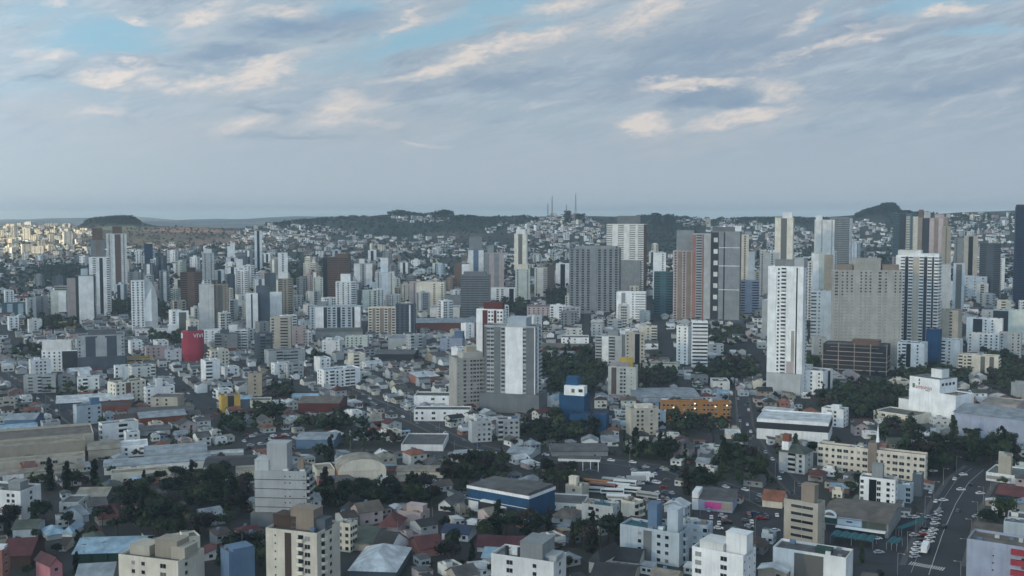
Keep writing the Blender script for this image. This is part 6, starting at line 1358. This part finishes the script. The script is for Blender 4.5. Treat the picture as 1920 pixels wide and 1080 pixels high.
ridge_trees(728, 850, 391, 3150, 220, 5, 8, lambda t: .75 + .25 * math.sin(t * 9))
ridge_trees(855, 935, 400, 3150, 120, 5, 8, lambda t: .8 + .2 * math.sin(t * 7))
ridge_trees(1600, 1686, 378, 3150, 520, 4, 6.5, lambda t: np.interp(t, [0, .3, .5, .62, .86, .93, 1], [.2, .5, .65, 1, .98, .6, .3]) * random.uniform(.85, 1.05))
ridge_trees(1222, 1236, 397, 3000, 24, 5, 7); ridge_trees(1246, 1262, 399, 3000, 24, 5, 7); ridge_trees(1058, 1070, 393, 3050, 22, 5, 7); ridge_trees(1080, 1096, 398, 3050, 22, 5, 7); ridge_trees(1160, 1195, 403, 3050, 60, 5, 7)
ridge_trees(500, 545, 414, 3150, 60, 5, 7); ridge_trees(560, 720, 409, 3150, 120, 4, 7, lambda t: .8); ridge_trees(1290, 1600, 404, 3100, 200, 4, 7, lambda t: .7 + .3 * math.sin(t * 40)); ridge_trees(1690, 1920, 395, 3000, 160, 4, 7, lambda t: .6 + .4 * math.sin(t * 30))
bake_trees('woods', farT, [0, 0, 0, 0, 1], PL, LEAF); print('farT', len(farT))

# ------------------------------------------------------------------ radio masts on the hill
def mast(px, yt, yb, lab, D=3050, w=4.0):
    X_ = (px - 960) / FPX * D; Z_ = float(terr(X_, D)); h = hat((X_, D, Z_), yt); root = link('radio_mast', None, None, (X_, D, Z_)); tag(root, lab, 'radio mast', 'radio masts on the hill')
    m = plain('mast_steel', (120, 116, 118), .6, .3); t = MB()
    def leg(a, b, r):
        a, b = Vector(a), Vector(b); q = (b - a).to_track_quat('Z', 'Y').to_matrix().to_4x4(); t.X = Matrix.Translation(a) @ q; t.box(-r, r, -r, r, 0, (b - a).length, m, bottom=True); t.X = None
    for sx, sy in ((-1, -1), (1, -1), (1, 1), (-1, 1)): leg((sx * w/2, sy * w/2, 0), (sx * .4, sy * .4, h), .35)
    t.build('mast_legs', root); t = MB()
    n = 12
    for i in range(n):
        z0, z1 = h * i / n, h * (i + 1) / n; a0, a1 = w/2 + (.4 - w/2) * i / n, w/2 + (.4 - w/2) * (i + 1) / n
        for (ax, ay), (bx_, by) in (((-1, -1), (1, -1)), ((1, -1), (1, 1)), ((1, 1), (-1, 1)), ((-1, 1), (-1, -1))): leg((ax * a0, ay * a0, z0), (bx_ * a1, by * a1, z1), .2)
    t.build('mast_bracing', root); t = MB(); t.box(-.15, .15, -.15, .15, h, h + 5, m); t.build('antenna', root)
mast(1035, 368, 402, 'tall lattice radio mast on the hill, the left one of the two tallest', w=5.0); mast(1079, 364, 402, 'tallest lattice radio mast on the hill, between two round trees', w=5.0)
mast(1027, 382, 402, 'short thin radio mast left of the two tall masts', w=3); mast(1062, 384, 402, 'short thin radio mast between the two tall masts', w=3)

# ------------------------------------------------------------------ cars, buses, trucks
CARC = dict(white=(226, 228, 230), silver=(170, 174, 178), black=(22, 23, 26), grey=(92, 95, 100), red=(140, 28, 30), blue=(40, 58, 100))
TYRE = plain('tyre', (22, 22, 22), .8)
_CB = {}
def car_meshes(c):
    if c in _CB: return _CB[c]
    m = plain('paint_' + c, CARC[c], .3); prof = [(-2.15, .3), (2.15, .3), (2.15, .75), (1.9, .92), (1.05, .98), (-1.75, 1.0), (-2.15, .85)]
    b = MB(); n = len(prof); v = [(x, s_ * .86, z) for s_ in (-1, 1) for x, z in prof]
    b.add(v, [tuple(range(n)), tuple(range(2 * n - 1, n - 1, -1))] + [(i + n, (i + 1) % n + n, (i + 1) % n, i)[::-1] for i in range(n)], m)
    v = [(-1.5, -.72, 1.36), (.45, -.72, 1.36), (.45, .72, 1.36), (-1.5, .72, 1.36), (-1.45, -.70, 1.42), (.4, -.70, 1.42), (.4, .70, 1.42), (-1.45, .70, 1.42)]
    b.add(v, [(4, 5, 6, 7), (0, 1, 5, 4), (1, 2, 6, 5), (2, 3, 7, 6), (3, 0, 4, 7)], m)
    g = MB(); v = [(-1.75, -.8, .985), (1.05, -.8, .965), (1.05, .8, .965), (-1.75, .8, .985), (-1.5, -.72, 1.36), (.45, -.72, 1.36), (.45, .72, 1.36), (-1.5, .72, 1.36)]
    g.add(v, [(0, 1, 5, 4), (1, 2, 6, 5), (2, 3, 7, 6), (3, 0, 4, 7)], GLASS)
    w_ = MB(); k = 10
    w_.add([(.31 * math.cos(6.283 * i / k), s_, .31 + .31 * math.sin(6.283 * i / k)) for s_ in (-.1, .1) for i in range(k)], [tuple(range(k)), tuple(range(2 * k - 1, k - 1, -1))] + [(i, i + k, (i + 1) % k + k, (i + 1) % k) for i in range(k)], TYRE)
    _CB[c] = (b.mesh('body'), g.mesh('windows'), w_.mesh('wheel')); return _CB[c]
NC = [0]
def car(x, y, th, c=None, desc=''):
    c = c or random.choice(['white', 'white', 'white', 'silver', 'silver', 'black', 'grey', 'grey', 'red', 'blue'])
    b, g, w_ = car_meshes(c); z = float(terr(x, y)) + .11; root = link('parked_car', None, None, (x, y, z), th); NC[0] += 1
    link('body', b, root); link('windows', g, root)
    if y < 520:
        for sx in (-1.35, 1.35):
            for sy in (-.82, .82): link('wheel', w_, root, (sx, sy, 0))
    else: root.location.z -= .25
    tag(root, None, 'car', 'cars on the streets and car parks'); px, py, f = proj((x, y, z)); LAB.append((root, f"{c} car {desc}".strip(), px, py)); occ_obb(x, y, 4.5, 2, th, 0)
def carp(px, py, th, c=None, desc=''): P = G(px, py); car(P.x, P.y, R(th), c, desc)
for px, py in ((1755, 976), (1753, 984), (1752, 990), (1750, 996), (1747, 1003), (1744, 1010), (1742, 1018), (1760, 962), (1757, 969)): carp(px, py, 18, None if py < 985 else random.choice(['white', 'white', 'silver', 'grey']), 'in the median parking row of the avenue')
for px, py in ((1735, 994), (1733, 1000), (1731, 1005), (1726, 1016), (1722, 1022), (1718, 1031), (1715, 1046), (1716, 1038), (1714, 1006), (1708, 972), (1716, 972), (1742, 972), (1750, 971)): carp(px, py, 20, None, 'in the car park beside the avenue')
for px, py, c in ((1755, 942, 'white'), (1769, 940, 'white'), (1745, 924, 'white'), (1762, 957, 'grey'), (1790, 899, 'white'), (1802, 919, 'white'), (1796, 960, 'grey'), (1842, 971, 'white'), (1832, 971, 'silver'), (1838, 926, 'white'), (1806, 891, 'white'), (1852, 940, 'silver'), (1750, 884, 'white'), (1644, 1012, 'white'), (1648, 1038, 'silver'), (1820, 910, 'black'), (1770, 990, 'black')): carp(px, py, random.choice([58, 62, 10]), c, 'driving on the avenue' if c == 'black' else 'by the avenue')
for _ in range(260):
    if NC[0] > 75: break
    px, py = random.uniform(456, 552), random.uniform(813, 846); P = G(px, py)
    if random.random() < .7: car(P.x, P.y, R(random.choice([30, 32, 120])), None, 'in the crowded car yard')
n0 = NC[0]
for _ in range(200):
    if NC[0] > n0 + 45: break
    px, py = random.uniform(1090, 1270), random.uniform(876, 945); P = G(px, py); car(P.x, P.y, R(random.choice([10, 100, -20])), None, 'in the bus yard')
n0 = NC[0]
for _ in range(90):
    if NC[0] > n0 + 22: break
    px, py = random.uniform(1300, 1460), random.uniform(955, 1005); P = G(px, py); car(P.x, P.y, R(random.choice([-10, 80])), None, 'in the yard below the magenta billboard shop')
for Pl, nm, n in ((R1, 'on the long diagonal street', 34), (R2, 'on the street past the factory', 18), (R3, 'on the street beside the navy banded store', 20), (R4, 'on the cross street above the vaulted beige hall', 26), (R5, 'on the street past the red tower', 10), (R7, 'on the side street by the blue grey block', 8)):
    Pv = [Vector(p) for p in Pl]; Ls = [(b - a).length for a, b in zip(Pv[:-1], Pv[1:])]; T_ = sum(Ls)
    for k in range(n):
        s = T_ * (k + random.random() * .7) / n; i = 0
        while i < len(Ls) - 1 and s > Ls[i]: s -= Ls[i]; i += 1
        d = (Pv[i + 1] - Pv[i]).normalized(); p = Pv[i] + d * s + Vector((d.y, -d.x)) * random.choice([-3.4, 3.4, -3.4, 3.4, 1.3, -1.3]); car(p.x, p.y, math.atan2(d.y, d.x), None, nm)
print('cars', NC[0])
def long_vehicle(px, py, th, L_, h, c, nm, cat, label, cab=True):
    P = G(px, py); root = link(nm, None, None, (P.x, P.y, P.z + .1), R(th)); tag(root, label, cat)
    m = MB(); m.box(-L_/2, L_/2 - (1.9 if cab else 0), -1.25, 1.25, .9, h, c, bottom=True); m.build('body', root)
    if cab:
        m = MB(); m.box(L_/2 - 1.8, L_/2, -1.15, 1.15, .5, 2.5, 'white', bottom=True); m.build('cab', root); bx(root, 'windscreen', L_/2, L_/2 + .05, -1.0, 1.0, 1.4, 2.2, GLASS)
    else:
        for s_ in (-1.28, 1.23): bx(root, 'window_band', -L_/2 + .5, L_/2 - .5, s_, s_ + .05, 1.7, 2.6, GLASS)
        bx(root, 'windscreen', L_/2, L_/2 + .05, -1.1, 1.1, 1.3, 2.7, GLASS)
    w_ = MB(); k = 10
    w_.add([(.5 * math.cos(6.283 * i / k), s_, .5 + .5 * math.sin(6.283 * i / k)) for s_ in (-.15, .15) for i in range(k)], [tuple(range(k)), tuple(range(2 * k - 1, k - 1, -1))] + [(i, i + k, (i + 1) % k + k, (i + 1) % k) for i in range(k)], TYRE); me = w_.mesh('wheel')
    for sx in (-L_/2 + 1.8, L_/2 - 1.0):
        for sy in (-1.1, 1.1): link('wheel', me, root, (sx, sy, 0))
    occ_obb(P.x, P.y, L_, 2.5, R(th), 0)
long_vehicle(1735, 1034, 62, 11, 3.6, 'white', 'box_truck', 'truck', 'large white box truck parked in the median row of the avenue')
long_vehicle(1118, 912, -24, 14, 3.4, 'orange', 'bus', 'bus', 'orange bus, topmost of the two orange buses in the bus yard', False)
long_vehicle(1130, 918, -24, 14, 3.4, 'salmon', 'bus', 'bus', 'faded orange bus, nearer of the two orange buses in the bus yard', False)
for i, (px, py, th) in enumerate(((1150, 908, -20), (1160, 918, -20), (1172, 912, -15), (1110, 925, -10), (1148, 928, -8), (1160, 940, -8), (1196, 904, 5), (1205, 897, 5), (1180, 925, -20), (1215, 935, -30))):
    long_vehicle(px, py, th, 12, 3.3, 'white' if i % 3 else 'lgrey', 'bus', 'bus', f"white bus in the bus yard, {['first','second','third','fourth','fifth','sixth','seventh','eighth','ninth','tenth'][i]} counting from " + 'the orange buses', i in (6, 7))

# ------------------------------------------------------------------ street lamps and utility poles
m = MB(); k = 6; m.add([(r * math.cos(6.283 * i / k), r * math.sin(6.283 * i / k), z) for z, r in ((-.5, .14), (9, .08)) for i in range(k)], [(i, (i + 1) % k, k + (i + 1) % k, k + i) for i in range(k)], plain('pole_concrete', (140, 140, 138), .8)); POLE = m.mesh('pole')
m = MB(); m.box(0, 2.2, -.05, .05, 8.8, 8.9, plain('pole_concrete', (140, 140, 138)), bottom=True); m.box(1.7, 2.6, -.16, .16, 8.72, 8.86, FRAME, bottom=True); ARM = m.mesh('lamp_arm')
m = MB(); m.box(-1.1, 1.1, -.07, .07, 8.3, 8.5, BARK, bottom=True); XARM = m.mesh('crossarm')
def pole(x, y, th, lamp, where):
    z = float(terr(x, y)); root = link('street_lamp' if lamp else 'utility_pole', None, None, (x, y, z), th); link('pole', POLE, root); link('lamp_arm' if lamp else 'crossarm', ARM if lamp else XARM, root)
    tag(root, None, 'street lamp' if lamp else 'utility pole', 'street lamps along the avenue' if lamp else 'utility poles along the streets'); px, py, f = proj((x, y, z)); LAB.append((root, ('grey street lamp ' if lamp else 'thin utility pole ') + where, px, py - 15))
for s in np.arange(20, tot - 50, 32):
    p, d = AT(s); nn_ = Vector((d.y, -d.x)); q = p + nn_ * 11.4; pole(q.x, q.y, math.atan2(-nn_.y, -nn_.x), True, 'on the far pavement of the avenue'); q = p - nn_ * 11.4; pole(q.x, q.y, math.atan2(nn_.y, nn_.x), True, 'on the near pavement of the avenue')
for Pl, nm, off in ((R1, 'along the long diagonal street', 5.8), (R4, 'along the cross street above the vaulted beige hall', 5.8), (R3, 'along the street beside the navy banded store', 5.3), (R7, 'along the side street by the blue grey block', 5.5), (R8, 'along the street before the green walled shed', 5.5), (R9, 'along the lane by the red roofed houses', 5), (R2, 'along the street past the factory', 5.3)):
    Pv = [Vector(p) for p in Pl]
    for a, b in zip(Pv[:-1], Pv[1:]):
        n = max(1, int((b - a).length / 36)); d = (b - a).normalized()
        for i in range(n): p = a + (b - a) * (i + .5) / n + Vector((d.y, -d.x)) * off; pole(p.x, p.y, math.atan2(d.y, d.x) + 1.57, False, nm)

# ------------------------------------------------------------------ unseen cloud bank, added and notched to shade all but the left hill
def sun_blocker_bank():
    Lh = 9000.0; perp = Vector((-SUNH.y, SUNH.x, 0)); 
    if perp.y < 0: perp = -perp
    m, nt, b = nodes_of('sun_blocker_cloud'); N = nt.nodes; L = nt.links; N.remove(b)
    df = N.new('ShaderNodeBsdfDiffuse'); df.inputs[0].default_value = (.85, .85, .87, 1); tr = N.new('ShaderNodeBsdfTransparent'); mx = N.new('ShaderNodeMixShader'); mx.inputs[0].default_value = 1 - CLOUD_LEAK ** .5
    L.new(tr.outputs[0], mx.inputs[1]); L.new(df.outputs[0], mx.inputs[2]); L.new(mx.outputs[0], N['Material Output'].inputs[0])
    tn = math.tan(SUN_EL)
    def slab(u0, u1, a0, a1, seed):
        z0, z1 = (Lh + a0) * tn, (Lh + a1) * tn; nu, nv = 26, 12; V = []; F = []
        for side in (0, 1):
            for j in range(nv + 1):
                for i in range(nu + 1):
                    u = u0 + (u1 - u0) * i / nu; z = z0 + (z1 - z0) * j / nv; ed = min(i, nu - i, 2) / 2 * min(j, nv - j, 2) / 2
                    nz = noise.noise((u * .0012, z * .0012, seed)); th = (-1 if side == 0 else 1) * ed * (260 + 240 * nz)
                    uu = u + (noise.noise((z * .002, seed, 3)) * 70 if i in (0, nu) else 0); p = SUNH * (Lh + th) + perp * uu; V.append((p.x, p.y, z))
        S = (nu + 1) * (nv + 1)
        for j in range(nv):
            for i in range(nu):
                a = j * (nu + 1) + i; F.append((a, a + 1, a + nu + 2, a + nu + 1)); F.append((S + a + nu + 1, S + a + nu + 2, S + a + 1, S + a))
        me = bpy.data.meshes.new('sun_blocker_cloud'); me.from_pydata(V, [], F); me.materials.append(m); me.polygons.foreach_set('use_smooth', [True] * len(F)); tag(link('sun_blocker_clouds', me), kind='structure')
    slab(-3500, 2500, -1500, 9000, 1.0); slab(2450, 9000, 1300, 9000, 4.0)
CLOUD_LEAK = 0.11
sun_blocker_bank()

# ------------------------------------------------------------------ haze
m = bpy.data.materials.new('haze_air'); m.use_nodes = True; nt = m.node_tree; nt.nodes.clear(); pv = nt.nodes.new('ShaderNodeVolumePrincipled'); ou = nt.nodes.new('ShaderNodeOutputMaterial')
pv.inputs['Color'].default_value = (.64, .84, 1.0, 1); pv.inputs['Density'].default_value = 0.000098; pv.inputs['Anisotropy'].default_value = 0.0; nt.links.new(pv.outputs[0], ou.inputs['Volume'])
b_ = MB(); b_.box(-17000, 17000, -17000, 17000, -6, 235, m, bottom=True); hz = b_.build('haze'); tag(hz, kind='stuff')

# ------------------------------------------------------------------ labels: base look + nearest landmark, then order among equals
ORD = ['first', 'second', 'third', 'fourth', 'fifth', 'sixth', 'seventh', 'eighth', 'ninth', 'tenth', 'eleventh', 'twelfth']
NUM = ['', 'one', 'two', 'three', 'four', 'five', 'six', 'seven', 'eight', 'nine', 'ten', 'eleven', 'twelve']
groups = {}
for o, base, px, py in LAB:
    if base.startswith(tuple(CARC)) or ' pole ' in base or ' lamp ' in base: key = base
    else:
        best = min(LM, key=lambda l: (l[0] - px) ** 2 + ((l[1] - py) * 1.8) ** 2); dx, dy = px - best[0], (py - best[1]) * 1.8
        rel = ('right of the' if dx > 0 else 'left of the') if abs(dx) > abs(dy) else ('in front of the' if dy > 0 else 'behind the')
        key = f"{base} {rel} {best[2]}"
    groups.setdefault(key, []).append((px, o))
for key, lst in groups.items():
    lst.sort(key=lambda q: q[0]); n = len(lst)
    for i, (px, o) in enumerate(lst):
        if n == 1: s = key
        elif n == 2: s = f"{'leftmost' if i == 0 else 'rightmost'} {key}"
        elif i < 12 and i <= n / 2: s = f"{ORD[i]} from left {key}" if i else f"leftmost {key}"
        else:
            k = n - 1 - i; s = f"{ORD[k]} from right {key}" if 0 < k < 12 else (f"rightmost {key}" if k == 0 else f"{ORD[i % 12]} of the middle {key}")
        w_ = s.split()
        if len(w_) > 16: s = ' '.join(x for x in w_ if x not in ('the', 'of', 'roofed') or False)
        o['label'] = ' '.join(s.split()[:16])
for o in bpy.data.objects:
    for k in list(o.keys()):
        if k.startswith('_'): del o[k]
print('objects', len(bpy.data.objects))
